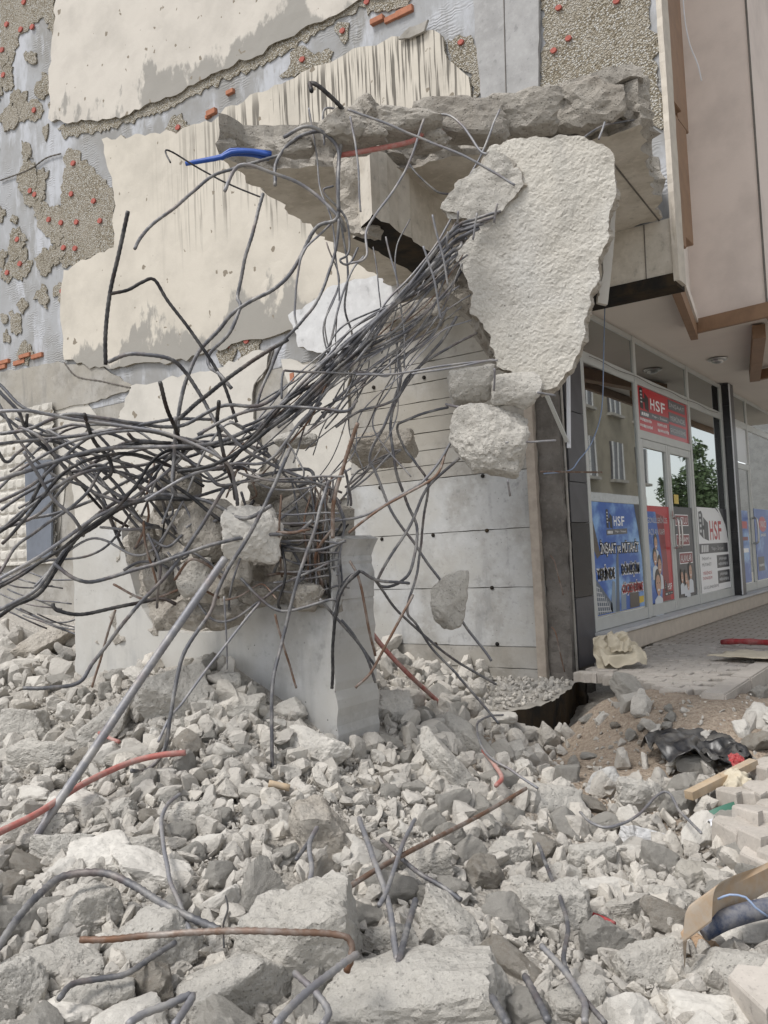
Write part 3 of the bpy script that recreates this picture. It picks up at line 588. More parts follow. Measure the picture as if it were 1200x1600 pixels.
def smudge(y0, y1, z, h, off, m, parent, seed=0):
    """a line of print too small to read: uneven strokes"""
    r_ = random.Random(seed+int(y0*100)); V = []; Fc = []; y = y0
    while y < y1:
        d_ = r_.uniform(.012, .03); k = len(V); a_ = z+h*r_.uniform(0, .25); b_ = z+h*r_.uniform(.75, 1); V += [(XS+off, y, a_), (XS+off, y+d_, a_), (XS+off, y+d_, b_), (XS+off, y, b_)]; Fc.append((k, k+1, k+2, k+3)); y += d_+r_.uniform(.008, .022)
    return mesh('small_print', V, Fc, m, parent)
# red sign over the doors
logo(10.08, 11.15, 2.64, 3.0, .003, sg, PR['white'], PR['grey'])
for q in ((10.05, 10.45, 2.585), (10.05, 10.5, 2.51), (10.72, 11.1, 2.585), (10.72, 11.15, 2.51)): smudge(*q, .05, .003, PR['white'], sg)
for i, s in enumerate(('İNŞAAT', 'YERİNDE', 'GÜÇLENDİRME')):
    zc_ = 2.86-i*.165; rect('name_plate', 11.22, 11.98, zc_, zc_+.13, .003, PR['grey'], sg); text(s, 11.26, 11.94, zc_+.025, .08, .0045, PR['lgrey'], sg)
# blue poster on the first window
p1 = rect('poster', 8.31, 9.80, .40, 1.57, .005, PR['blue'], SH); p1['label'] = 'blue poster with skyscrapers and white lettering'
poly('print', [(9.62, 1.571), (9.80, 1.571), (9.80, .95), (9.72, 1.28)], .0065, PR['dgrey'], p1)
for pts, m in (([(8.32, 1.40), (8.42, 1.20), (8.50, 1.02), (8.40, .98), (8.32, 1.08)], 'brownb'), ([(8.86, .40), (8.97, .40), (9.03, 1.03), (9.0, 1.07), (8.95, .95)], 'slate'), ([(8.70, .42), (8.86, .40), (8.88, .72), (8.80, .74)], 'steelb'), ([(8.32, .41), (8.32, .78), (8.42, .72), (8.76, .50), (8.76, .41)], 'slate'),
               ([(9.02, .41), (9.18, .41), (9.20, .66), (9.14, .72), (9.05, .64)], 'steelb'), ([(9.30, .41), (9.62, .41), (9.60, .68), (9.32, .70)], 'brownb'), ([(9.62, .44), (9.78, .45), (9.78, .52), (9.62, .52)], 'yellow')):
    poly('print', pts, .0065, PR[m], p1)
for i in range(7):
    y = 8.34+i*.06; poly('print', [(y, .41), (y+.012, .41), (y+.012-.06, .74-i*.035), (y-.06, .74-i*.035)], .0075, PR['lgrey'], p1); 
for i in range(6): zq = .44+i*.05; poly('print', [(8.33, zq), (8.72-i*.06, zq-.02), (8.72-i*.06, zq-.01), (8.33, zq+.01)], .0078, PR['lgrey'], p1)
logo(8.72, 9.32, 1.22, 1.50, .0065, p1, PR['white'], PR['grey'])
for s, a, b, z, h, m in (('İNŞAAT ve MÜTAHİT', 8.50, 9.70, 1.00, .17, 'white'), ('YERİNDE', 8.37, 8.88, .76, .15, 'black'), ('DÖNÜŞÜM', 9.10, 9.68, .76, .16, 'black'), ('GÜÇLENDİRME', 9.08, 9.77, .56, .15, 'red')):
    [text(s, a+q, b+q, z+r, h, .0070, PR['white' if m != 'white' else 'black'], p1, .02) for q, r in ((-.011, -.01), (.011, -.01), (-.011, .01), (.011, .01))]; text(s, a, b, z, h, .0095, PR[m], p1, .004)
# door posters
p2 = rect('poster', 10.055, 10.955, .40, 1.57, .003, PR['red'], doors[0])
poly('print', [(10.056, .401), (10.47, .401), (10.56, .9), (10.40, 1.5), (10.056, 1.5)], .0045, PR['blue'], doors[0]); poly('print', [(10.5, .401), (10.82, .401), (10.70, 1.45), (10.42, 1.48)], .0040, PR['dred'], doors[0])
text('GÖNÜLLERİNİZE', 10.07, 10.85, 1.36, .09, .006, PR['lgrey'], doors[0]); text('AÇILAN KAPI', 10.10, 10.72, 1.20, .09, .006, PR['lgrey'], doors[0])
def face(cy, cz, s, parent, off=.006):
    poly('print', [(cy-s*1.1, cz-s*2.6), (cy+s*1.1, cz-s*2.6), (cy+s*1.0, cz-s*1.2), (cy, cz-s*.8), (cy-s*1.0, cz-s*1.2)], off, PR['shirt'], parent)
    ell('print', cy, cz+s*.25, s*.78, s*1.0, off+.0008, PR['hair'], parent); ell('print', cy+s*.05, cz-s*.08, s*.62, s*.86, off+.0016, PR['skin'], parent)
    ell('print', cy-s*.22, cz+s*.1, s*.09, s*.06, off+.0024, PR['hair'], parent, 8); ell('print', cy+s*.3, cz+s*.1, s*.09, s*.06, off+.0024, PR['hair'], parent, 8); ell('print', cy+s*.05, cz-s*.45, s*.25, s*.09, off+.0024, PR['white'], parent, 10)
for cy, cz, s in ((10.33, 1.12, .09), (10.27, .94, .10), (10.43, .84, .11), (10.33, .62, .15)): face(cy, cz, s, doors[0], .006+.003*(1.2-cz))
logo(10.60, 10.90, .46, .66, .006, doors[0], PR['white'], PR['black'])
p3 = rect('poster', 11.125, 12.015, .40, 1.58, .003, PR['dgrey'], doors[1])
for s, z in (('MUTLU', 1.36), ('YAŞAM', 1.10), ('ALANLAR', .86)):
    o_ = .10 if s == 'ALANLAR' else 0.; rect('print', 11.20+o_, 11.80+o_, z-.03, z+.12, .0045, PR['white'], doors[1]); rect('print', 11.215+o_, 11.785+o_, z-.018, z+.108, .0055, PR['dred'], doors[1]); text(s, 11.25+o_, 11.74+o_, z, .085, .007, PR['white'], doors[1])
for cy, cz, s in ((11.34, .66, .085), (11.52, .64, .09), (11.74, .72, .11), (11.60, .55, .08)): face(cy, cz, s, doors[1], .006+.003*(1-cz))
rect('sticker', 11.22, 11.42, 1.62, 1.74, .003, PR['yellow'], doors[1])
# white poster on the next window
p4 = rect('poster', 12.26, 13.93, .30+.09, 1.60, .005, PR['white'], SH); p4['label'] = 'white poster with black and red lettering'
poly('print', [(13.25, 1.601), (13.93, 1.601), (13.93, .99), (13.88, 1.25), (13.66, 1.47)], .0065, PR['dgrey'], p4); poly('print', [(13.35, 1.601), (13.45, 1.601), (13.80, 1.36), (13.93, 1.1), (13.93, 1.0), (13.84, 1.22), (13.66, 1.42)], .0075, PR['white'], p4)
for pts in ([(12.32, 1.22), (12.52, 1.15), (12.52, 1.50), (12.46, 1.55), (12.32, 1.53)], [(12.56, 1.15), (12.80, 1.12), (12.80, 1.38), (12.56, 1.46)], [(12.50, 1.28), (12.58, 1.28), (12.58, 1.34), (12.50, 1.34)]): poly('logo_mark', pts, .0065, PR['dgrey'], p4)
for i in range(4): rect('logo_mark', 12.35, 12.44, 1.24+i*.075, 1.28+i*.075, .0078, PR['lgrey'], p4)
for i, ch in enumerate('HSF'): text(ch, 12.88+.24*i, 13.07+.24*i, 1.13, .28, .0065, PR['red'], p4, .02)
rect('logo_strip', 12.27, 13.88, .94, 1.08, .0065, PR['dgrey'], p4); text('Yapı - İnşaat', 12.90, 13.60, .965, .085, .008, PR['lgrey'], p4)
for i in range(4): u = 12.36+i*.1; poly('logo_mark', [(u, .96), (u+.06, .96), (u+.08, 1.06), (u+.02, 1.06)], .008, PR['white'], p4)
for s, z, m in (('İNŞAAT ve', .84, 'grey'), ('MÜTAHİT', .76, 'grey'), ('YERİNDE', .64, 'red'), ('DÖNÜŞÜM', .56, 'red'), ('GÜÇLENDİRME', .43, 'grey')): text(s, 12.36, 12.85+(.35 if 'G' in s[:1] else 0), z, .06, .0065, PR[m], p4)
for z in (.71, .48): rect('name_plate', 13.18, 13.90, z, z+.19, .0065, PR['dgrey'], p4); smudge(13.30, 13.74, z+.11, .05, .008, PR['lgrey'], p4); smudge(13.25, 13.80, z+.03, .055, .008, PR['lgrey'], p4)
# second shop posters
p5 = rect('poster', 15.90, 17.95, .40, 1.65, .005, PR['blue'], SH2); ell('print', 16.55, 1.38, .32, .14, .0065, PR['red'], p5); text('YANC', 16.30, 16.8, 1.32, .12, .008, PR['white'], p5); smudge(16.35, 16.75, 1.15, .07, .0065, PR['white'], p5); rect('print', 16.0, 16.5, .55, .80, .0065, PR['dgrey'], p5); smudge(16.05, 16.45, .62, .06, .008, PR['white'], p5)
p6 = rect('poster', 14.62, 15.40, .40, 1.60, .006, PR['blue'], d2); rect('print', 14.7, 15.3, 1.3, 1.42, .008, PR['red'], d2); rect('print', 14.7, 15.3, 1.1, 1.16, .008, PR['dred'], d2); rect('print', 14.7, 15.3, .9, .97, .008, PR['white'], d2)
rect('sign_panel', 14.6, 15.65, 2.42, 3.0, .004, PR['lgrey'], SH2); 
# things across the street that the glass mirrors
OB = empty('street_building', (10, 31, -.9), 'beige two-storey house across the street, mirrored in the shop glass', 'building')
M['beige'] = plaster('old_beige_render', (.27, .24, .19), None, None, .8)
box('wall', 6.0, 14, 17, 38.2, -.95, 12, M['beige'], OB); box('cornice', 5.8, 6.0, 17, 38.4, 2.9, 3.25, M['white'], OB)
for y in np.arange(18.5, 38, 3.2):
    for z0, z1 in ((3.9, 5.5), (6.7, 8.3), (0., 2.3)):
        f = box('window', 5.93, 6.02, y, y+1.4, z0, z1, M['tilegrey'], OB); box('window_frame', 5.88, 5.928, y+.05, y+0.10, z0, z1, M['white'], f); box('window_frame', 5.88, 5.928, y+.66, y+0.71, z0, z1, M['white'], f); box('window_frame', 5.88, 5.928, y+1.27, y+1.31, z0, z1, M['white'], f)
        box('sill', 5.78, 6.0, y-.1, y+1.5, z0-.12, z0-.003, M['castwarm'], f)
OG = empty('street_building', (5, 62, -.9), 'grey concrete building farther up the street, mirrored in the second shop glass', 'building')
box('wall', 2.6, 7.0, 58, 72, -.95, 9, M['column'], OG); box('roof_edge', 2.4, 7.2, 57.8, 72.2, 9, 9.3, M['castwarm'], OG)
for y in (59, 62, 65, 68):
    for z in (1.5, 5): box('window', 2.5, 2.61, y, y+1.4, z, z+1.5, M['board'], OG)
TR = empty('street_tree', (5.4, 44, -.9), 'leafy green tree beside the road, mirrored in the door glass', 'tree')
M['bark'] = flat('bark', (.10, .07, .05), .9, .4); M['leaf'] = flat('leaf_green', (.10, .15, .065), .6, .5, 1.5, 0)
tube('trunk', [(5.4, 44, -.95), (5.45, 44.05, 1.5), (5.4, 44, 3.6)], .16, M['bark'], TR, 8, .3, .1)
lv = []; lf = []
cl = [(np.array((5.4, 44, 3.4))+nrs.normal(size=3)*np.array((.62, .62, .8))) for _ in range(16)]
for k in range(5200):
    c = cl[k % 16]; v = nrs.normal(size=3); v /= np.linalg.norm(v); p = c+v*(.72*nrs.rand()**.5); a = nrs.normal(size=3)*.06; b = nrs.normal(size=3)*.06; i = len(lv); lv += [p-a, p+b, p+a, p-b]; lf.append((i, i+1, i+2, i+3))
mesh('crown', lv, lf, M['leaf'], TR)

def pavefar():
    t = NT('far_paving'); p = t.pos(); b = t.n('ShaderNodeTexBrick'); t.put(b.inputs['Vector'], p); b.inputs['Scale'].default_value = 1; b.inputs['Brick Width'].default_value = .219; b.inputs['Row Height'].default_value = .1395; b.inputs['Mortar Size'].default_value = .008; b.offset = .5
    b.inputs['Color1'].default_value = (.45, .41, .365, 1); b.inputs['Color2'].default_value = (.39, .355, .31, 1); b.inputs['Mortar'].default_value = (.17, .15, .125, 1)
    col = t.mix(t.math('MULTIPLY', t.step(t.noise(p, 3, 5), .4, .7), .4), b.outputs[0], (.33, .30, .26)); return t.bsdf(col, .9, t.bump(t.noise(p, 40, 5), .4, .006), 0, .2)
M['pavefar'] = pavefar()
# ---------------------------------------------------------------- pavement: interlocking stones laid one by one, then kerb
PV = tag(box('pavement', XS-.08, -1.74, 9.6, 20, -.3, -.004, M['pavefar']), kind='structure')
def paver_mesh():
    L, Wd, H, zg = .205, .128, .085, .014
    top = []; n = 4
    for s, rev in ((-1, 0), (1, 1)):
        e = [(-L/2+L*i/n, s*Wd/2+(zg if i % 2 else -zg)) for i in range(n+1)]; top += e[::-1] if rev else e
    m_ = len(top); V = [(x, y, 0) for x, y in top]+[(x, y, -.008) for x, y in [(x*1.035, y*1.05) for x, y in top]]+[(x*1.035, y*1.05, -H) for x, y in top]
    Fc = [list(range(m_)), list(range(3*m_-1, 2*m_-1, -1))]+[(r*m_+i, (r+1)*m_+i, (r+1)*m_+(i+1) % m_, r*m_+(i+1) % m_) for r in (0, 1) for i in range(m_)]
    me = bpy.data.meshes.new('paver'); me.from_pydata(V, [], Fc); me.materials.append(M['paver']); me.update(); return me
pme = paver_mesh(); npv = 0
yy = 6.15; row = 0
while yy < 9.58 and npv < 290:
    xx = XS+.30+(.10 if row % 2 else 0)
    while xx < -1.84:
        if yy > 7.10-(xx+2.81)*.70+.02*math.sin(xx*17)+.04:
            o = link('paving_stone', pme, (xx, yy, .0+rs.uniform(-.006, .006)), PV); o.rotation_euler = (rs.uniform(-.02, .02), rs.uniform(-.02, .02), rs.uniform(-.02, .02)); npv += 1
        xx += .219
    yy += .1395; row += 1
for i in range(9):
    y0 = 6.33+i*.82; o = box('kerb_stone', -1.735, -1.56, y0, y0+.81, -.30, .022+rs.uniform(-.004, .004), M['paver'], PV, .012)

# ---------------------------------------------------------------- the broken floor slab that still juts from the wall
SLB = empty('broken_floor_slab', (-3.4, 7.6, 3.5), 'jutting remnant of a concrete floor slab with a ragged broken edge', 'slab')
sp = [onZ(x, y, 4.0) for x, y in ((345, 246), (385, 262), (430, 262), (480, 262), (540, 262), (600, 262), (660, 258), (720, 245), (790, 236), (870, 226), (950, 212), (1000, 194))]
sp = [np.array((p[0], p[1], 4.0)) for p in sp]+[np.array((-2.17, 7.62, 4.0)), np.array((-5.05, 7.62, 4.0)), onZ(600, 441, 4.0), onZ(500, 368, 4.0), onZ(430, 314, 4.0)]
prism('slab', sp, .33, M['soffit'], M['broken'], .055, .004, 8., .06, .075, 8, SLB, 7.)
_a, _b, _c, _d = (onZ(*q, 3.5) for q in ((553, 372), (582, 335), (690, 405), (625, 415)))
ext = lambda p, q: p+(q-p)*(7.6-p[1])/(q[1]-p[1])
BMP = [_a, _b, ext(_b, _c), ext(_a, _d)]
prism('floor_beam', BMP, .52, M['tar'], M['soffit'], .07, .004, 8., .02, .006, 5, SLB, 6.)
prism('beam_break', [onY(x, y, 4.93) for x, y in ((524, 240), (545, 205), (575, 202), (584, 260), (582, 330), (576, 366), (545, 362), (530, 330), (526, 280))], .16, M['rubble_warm'], M['broken'], .03, .06, 5., .03, .03, 4, SLB, 9., big=.06)
for x, y, d, sx, sy, sz, seed in ((620, 195, 5.45, .34, .16, .13, 1), (540, 200, 5.35, .2, .16, .13, 2), (462, 232, 5.4, .16, .10, .07, 3), (720, 190, 5.7, .34, .15, .17, 4), (815, 182, 5.85, .30, .16, .19, 5), (915, 165, 6.0, .30, .17, .20, 6), (985, 168, 6.05, .17, .16, .17, 7), (672, 222, 5.5, .16, .1, .07, 8), (570, 180, 5.4, .13, .12, .1, 9), (575, 208, 5.35, .12, .1, .07, 10)):
    V, Fc = rockv(500+seed, 4, (sx, sy, sz), 14, 16, .22, .7); Rz = Matrix.Rotation(.5+seed*.3 if seed in (2, 8, 9) else .56, 3, 'Z'); V = V@np.array(Rz).T
    mesh('fractured_edge', V+D(x, y, d), Fc, M['broken'], SLB, None, False)
prism('lifted_edge', [D(x, y, 5.9) for x, y in ((868, 150), (885, 128), (940, 108), (985, 98), (1002, 104), (1004, 124), (985, 120), (962, 132), (955, 150), (900, 155))], .3, M['broken'], M['broken'], .035, .03, 6., .02, .03, 4, SLB, 8.)
for x, y, X2, Y2 in ((770, 245, 815, 352), (950, 245, 1030, 345)):
    beam('board_mark', onZ(x, y, 3.997), onZ(X2, Y2, 3.997), .012, .006, M['darkcol'], SLB)
# conduits cast into the slab
tube('red_conduit', [D(530, 243, 5.35), D(570, 236, 5.35), D(640, 222, 5.4), D(662, 208, 5.45), D(690, 205, 5.55)], .017, M['redhose'], SLB, 8, .04, 0)
for k, P in enumerate((((290, 256), (320, 251), (347, 246), (362, 238), (395, 237), (424, 243)), ((300, 254), (347, 244), (360, 235), (398, 236), (424, 240)), ((345, 248), (362, 241), (395, 242), (420, 248)))):
    tube('blue_conduit', [D(x, y, 5.5+.02*k) for x, y in P], .015, M['bluehose'], SLB, 8, .04, 0)

# ---------------------------------------------------------------- slab chunk hanging in front
CHP = [(690, 322), (715, 287), (745, 266), (772, 224), (792, 216), (830, 214), (852, 216), (880, 208), (902, 212), (926, 222), (950, 228), (962, 241), (962, 300), (954, 340), (948, 380), (934, 402), (938, 422), (925, 460), (914, 500), (904, 550), (895, 576), (870, 604), (846, 610), (800, 582), (776, 574), (768, 530), (755, 506), (736, 490), (735, 460), (725, 430), (711, 408), (702, 396), (722, 385), (742, 366), (752, 352), (738, 340), (700, 340)]
CH = empty('hanging_concrete_chunk', D(850, 605, 5.05), 'huge pale rough-cast concrete slab chunk hanging by rebar from the broken floor', 'concrete chunk')
prism('face_slab', [D(x, y, 5.28-(x-700)*.0011) for x, y in CHP], .16, M['popcorn'], M['rubble_warm'], .0125, .0036, 30., .02, .03, 5, CH, 9., big=.03)
prism('backing_layer', [D(x, y, 5.46-(x-700)*.0011) for x, y in ((700, 420), (730, 330), (800, 240), (900, 232), (945, 250), (952, 310), (940, 400), (925, 450), (915, 480), (900, 560), (870, 590), (800, 570), (770, 480), (742, 480), (720, 450))], .10, M['rubble_warm'], M['broken'], .05, .01, 10., .02, .02, 3, CH)  # darker brown concrete: its colour stands in for the shadow gap beside the cream plate
prism('broken_corner', [D(x, y, 5.245-(x-700)*.0011) for x, y in ((686, 326), (713, 288), (745, 264), (768, 232), (790, 240), (800, 262), (824, 285), (803, 300), (786, 330), (758, 346), (735, 340))], .08, M['rubble'], M['rubble_warm'], .022, .022, 7., .03, .02, 4, CH, 9., big=.03)
prism('cream_edge_plate', [D(x, y, 5.26) for x, y in ((934, 472), (949, 476), (958, 400), (964, 310), (957, 320), (950, 372), (940, 408), (942, 425))], .04, M['cream_low'], None, .03, .003, 8., .006, .004, 2, CH)
prism('broken_flank', [D(x, y, 5.36) for x, y in ((690, 400), (722, 395), (738, 440), (742, 480), (770, 520), (778, 560), (745, 500), (715, 470), (690, 440))], .3, M['broken'], M['broken'], .04, .05, 5., .02, .05, 4, CH)

# ---------------------------------------------------------------- stump of the demolished wall
ST = empty('broken_wall_stump', (-4.45, 4.15, -.3), 'broken reinforced concrete wall stump with a crushed top full of rebar', 'concrete wall')
SX = -3.18
fp = [(113, 1200), (113, 835), (150, 825), (190, 830), (196, 880), (206, 905), (222, 950), (245, 985), (300, 992), (336, 985), (380, 962), (420, 945), (470, 950), (520, 938), (516, 870), (526, 842), (546, 836)]
fpts = [onY(x, y, YST) for x, y in fp]; zt = fpts[-1][2]; fpts[-1] = np.array((SX, YST, zt))
fpts += [np.array((SX, YST, -.6))]; fpts[0] = np.array((fpts[1][0], YST, -.6))
prism('cast_face', fpts, .42, M['cast'], M['cast'], .05, .0, 8., .016, .0012, 3, ST, 10.)
core = [onY(x, y, YST+.07) for x, y in ((150, 1000), (180, 840), (210, 800), (260, 790), (300, 800), (350, 790), (420, 770), (470, 775), (505, 800), (516, 850), (512, 1000))]
prism('broken_core', core, .30, M['broken'], M['broken'], .035, .10, 4.5, .05, .07, 5, ST, 7., big=.09)
for x, y, d, w_, h_, seed, m in ((255, 905, 5.15, 70, 80, 1, 'broken'), (225, 855, 5.3, 60, 70, 2, 'broken'), (300, 960, 5.1, 80, 45, 3, 'rubble_warm'), (410, 930, 5.1, 90, 40, 4, 'broken'), (480, 930, 5.05, 60, 50, 5, 'rubble_warm'), (350, 965, 5.1, 70, 40, 6, 'rubble_warm'), (500, 830, 5.2, 60, 60, 7, 'broken')):
    k = d/FPX/2; V, Fc = rockv(600+seed, 4, (w_*k*1.1, .12, h_*k*1.1), 14, 14, .25, .7); mesh('fractured_lump', V+D(x, y, d+.05), Fc, M[m], ST)

# ---------------------------------------------------------------- lumps caught in the rebar
HG = [(282, 762, 5.35, 72, 70, 'broken', 'dark rough lump caught in the rebar above the stump'), (398, 838, 4.98, 92, 92, 'rubble_pale', 'pale boxy chunk wedged in rebar on top of the wall stump'), (325, 830, 5.12, 95, 110, 'rubble_warm', 'brown-flanked chunk wedged in the rebar beside the pale boxy chunk'),
      (435, 760, 5.4, 90, 50, 'broken', 'flat grey lump under the rebar mat of the stump'), (300, 905, 5.0, 60, 60, 'rubble', 'small grey lump lodged in the crushed wall top'), (470, 810, 5.3, 80, 70, 'broken', 'dark angular lump behind the vertical bars of the stump'), (372, 890, 5.0, 50, 60, 'rubble_warm', 'small warm grey lump below the pale boxy chunk'),
      (462, 688, 5.6, 68, 26, 'rubble', 'small flat shard hanging in the rebar against the cream wall'), (640, 500, 5.9, 112, 66, 'rubble_warm', 'long broken lump held in the rebar bundle below the floor beam'),
      (592, 700, 7.0, 105, 60, 'rubble_warm', 'ragged concrete ledge lying against the board-marked wall'), (735, 603, 5.3, 76, 62, 'rubble', 'rough lump hanging under the big chunk, leftmost of three against the board-marked wall'), (803, 608, 5.15, 72, 62, 'rubble', 'fist-shaped lump wedged directly under the tip of the big hanging chunk'),
      (768, 688, 5.15, 128, 116, 'rubble', 'round pale lump dangling lowest below the big hanging chunk'), (700, 944, 5.6, 62, 82, 'rubble', 'pale oblong lump skewered on a bar in front of the board-marked wall')]
def rockobj(name, V, Fc, m, loc, label, cat='rubble', group=None):
    me = bpy.data.meshes.new(name); me.from_pydata(V.tolist(), [], Fc.tolist()); me.materials.append(M[m]); o = link(name, me, loc); return tag(o, label, cat, group)
for i, (x, y, d, w_, h_, m, lab) in enumerate(HG):
    k = d/FPX/2; V, Fc = rockv(700+i, 5 if w_ > 85 else 4, (w_*k*1.12, max(w_, h_)*k*.7, h_*k*1.12), 15, 18, .17, .68)
    V = V@np.array(Matrix.Rotation(YAW, 3, 'Z')).T
    rockobj('concrete_lump', V, Fc, m, D(x, y, d), lab, 'concrete lump')

# ---------------------------------------------------------------- reinforcing bars
z1 = lambda *p: [(x/2, y/2) for x, y in p]; z3 = lambda *p: [(x/2, 500+y/2) for x, y in p]; z4 = lambda *p: [(500+.4376*x, 500+.4376*y) for x, y in p]
z5 = lambda *p: [(100+.4333*x, 700+.4333*y) for x, y in p]; z6 = lambda *p: [(x/2, 1000+y/2) for x, y in p]; z7 = lambda *p: [(600+x/2, 1000+y/2) for x, y in p]
def dep(P, d0, d1, wob=.12):
    n = len(P); s = rng.random()*9; return [D(x, y, d0+(d1-d0)*i/max(1, n-1)+wob*math.sin(i*1.7+s)) for i, (x, y) in enumerate(P)]
def rb(P, d0, d1, r, m, parent, wob=.10, step=.016): return tube('rebar', dep(P, d0, d1, wob), r, M[m], parent, 7, step)
RS, RL = .0112, .0070
# from the slab
for P, d0, d1, r, m in ((z1((820, 600), (790, 730), (750, 880), (740, 930), (750, 960), (720, 1040), (655, 1110), (660, 1150), (690, 1170), (725, 1215)), 5.35, 5.0, RS, 'bar'),
    ([(536, 190), (530, 250), (528, 300), (527, 340), (495, 356), (465, 410), (430, 450), (370, 485), (340, 520), (310, 552), (292, 590), (280, 640), (276, 700), (270, 760), (272, 780)], 5.3, 5.1, RS*1.1, 'bar'),
    ([(528, 340), (505, 360), (472, 400), (462, 480), (465, 516)], 5.3, 5.2, RL, 'barlight'), ([(265, 253), (262, 235), (310, 262), (360, 290), (410, 312)], 5.2, 5.4, RL*.8, 'barblack'),
    ([(350, 300), (362, 270), (380, 260), (420, 270), (465, 286), (500, 310), (530, 340), (540, 360)], 5.1, 5.3, RS, 'barlight'), ([(207, 390), (218, 372), (240, 347), (275, 325), (300, 302), (330, 275), (370, 262), (440, 240)], 4.9, 5.4, RS*.9, 'bar'),
    ([(487, 142), (484, 130), (497, 134), (520, 155), (541, 180), (548, 195)], 5.1, 5.3, RS*1.25, 'barblack'), ([(430, 290), (432, 260), (445, 235), (470, 215), (500, 205), (525, 212)], 5.3, 5.35, RS, 'bar'),
    ([(445, 215), (480, 200), (510, 210), (530, 235), (528, 280), (530, 330)], 5.25, 5.2, RS, 'bar'), ([(505, 225), (506, 175), (530, 172), (555, 172)], 5.3, 5.3, RL, 'barlight'),
    ([(545, 170), (640, 205), (720, 240), (805, 288)], 5.2, 5.05, RL*1.1, 'barlight'), ([(545, 180), (560, 260), (564, 330)], 5.2, 5.2, RL, 'barlight'), ([(664, 185), (642, 245), (620, 290), (575, 355), (570, 400), (545, 412)], 5.35, 5.1, RL*1.1, 'barlight'),
    ([(664, 182), (700, 178), (725, 195), (750, 235), (762, 242)], 5.45, 5.2, RL*1.1, 'barlight'), ([(782, 172), (760, 222), (720, 300), (700, 350), (670, 400), (600, 480), (540, 560)], 5.4, 5.1, RL, 'barlight'),
    ([(640, 255), (670, 290), (690, 302), (730, 296)], 5.9, 5.9, RL, 'bar'), ([(945, 190), (935, 215)], 5.7, 5.6, RL, 'barlight'), ([(905, 218), (950, 196), (1015, 185)], 5.7, 6.0, RL, 'bar'),
    ([(480, 170), (500, 280), (515, 340), (525, 420), (530, 470)], 5.35, 5.2, RL*.8, 'barlight'), ([(520, 290), (505, 300), (540, 340), (545, 390), (530, 405), (545, 412), (560, 385)], 5.2, 5.2, RL, 'bar'),
    ([(530, 345), (525, 400), (500, 460), (470, 505), (440, 540), (415, 590), (400, 640)], 5.2, 5.1, RS*.85, 'bar'), ([(530, 350), (545, 420), (540, 480), (550, 520), (545, 560)], 5.25, 5.3, RL, 'bar'), ([(570, 400), (545, 430), (520, 520), (510, 570)], 5.2, 5.2, RL, 'barlight')):
    rb(P, d0, d1, r, m, SLB, .03)
# embedded in the big chunk and running down to the stump
for i in range(9):
    y = 338+i*7; P = [(782-i*9, y-8), (745-i*4, y+2), (715-i*2, y+12), (690-i*3, 375+i*8), (660-i*5, 420+i*7), (610-i*9, 490+i*6), (560-i*11, 560+i*5), (510-i*14, 612+i*6+rng.uniform(-10, 10)), (450-i*10+rng.uniform(-20, 20), 660+rng.uniform(-10, 25))]
    rb(P, 5.12, 5.05, RS*rng.uniform(.75, 1.05), rng.choice(['bar', 'barlight', 'bar']), CH, .05)
for P in ([(777, 318), (772, 348)], [(746, 330), (738, 372)], [(716, 330), (715, 350)], [(700, 362), (697, 388)], [(675, 336), (690, 400), (700, 450)], [(662, 385), (680, 440), (688, 500)], [(772, 575), (772, 610)], [(640, 585), (772, 562)], [(556, 586), (650, 580), (778, 563)], [(840, 613), (868, 618)], [(790, 690), (868, 687)], [(793, 750), (797, 775)]):
    rb(P, 5.0, 5.05, RL*.95, 'barlight', CH, 0)
for i in range(7):
    x, y = rng.uniform(640, 735), rng.uniform(400, 500); P = [(x, y), (x-60+rng.uniform(-20, 20), y+60+rng.uniform(-15, 15)), (x-130+rng.uniform(-20, 20), y+115+rng.uniform(-15, 20)), (x-200+rng.uniform(-30, 30), y+150+rng.uniform(-10, 40))]
    rb(P, 5.25, 5.15, RS*rng.uniform(.6, .95), rng.choice(['bar', 'barlight']), CH, .08)
for i in range(17):       # fine ties and wires fanning from the chunk to the stump
    x0, y0 = rng.uniform(640, 745), rng.uniform(345, 520); x1, y1 = rng.uniform(330, 560), rng.uniform(640, 800); P = [(x0, y0)]
    for f in (.25, .5, .75): P.append((x0+(x1-x0)*f+rng.uniform(-32, 32), y0+(y1-y0)*f+rng.uniform(-34, 30)))
    P.append((x1, y1)); tube('rebar', dep(P, 5.2, 5.1+rng.uniform(-.1, .1), .08), rng.uniform(.0035, .0065), M[rng.choice(['barlight', 'bar', 'bar', 'barrust'])], CH, 5, .03)
for i in range(9):
    x0, y0 = rng.uniform(500, 640), rng.uniform(330, 560); P = [(x0, y0), (x0+rng.uniform(-25, 25), y0+60), (x0+rng.uniform(-40, 30), y0+130), (x0+rng.uniform(-50, 40), y0+210)]
    tube('rebar', dep(P, 5.25, 5.15, .05), rng.uniform(.0035, .006), M[rng.choice(['barlight', 'bar'])], CH, 5, .03)
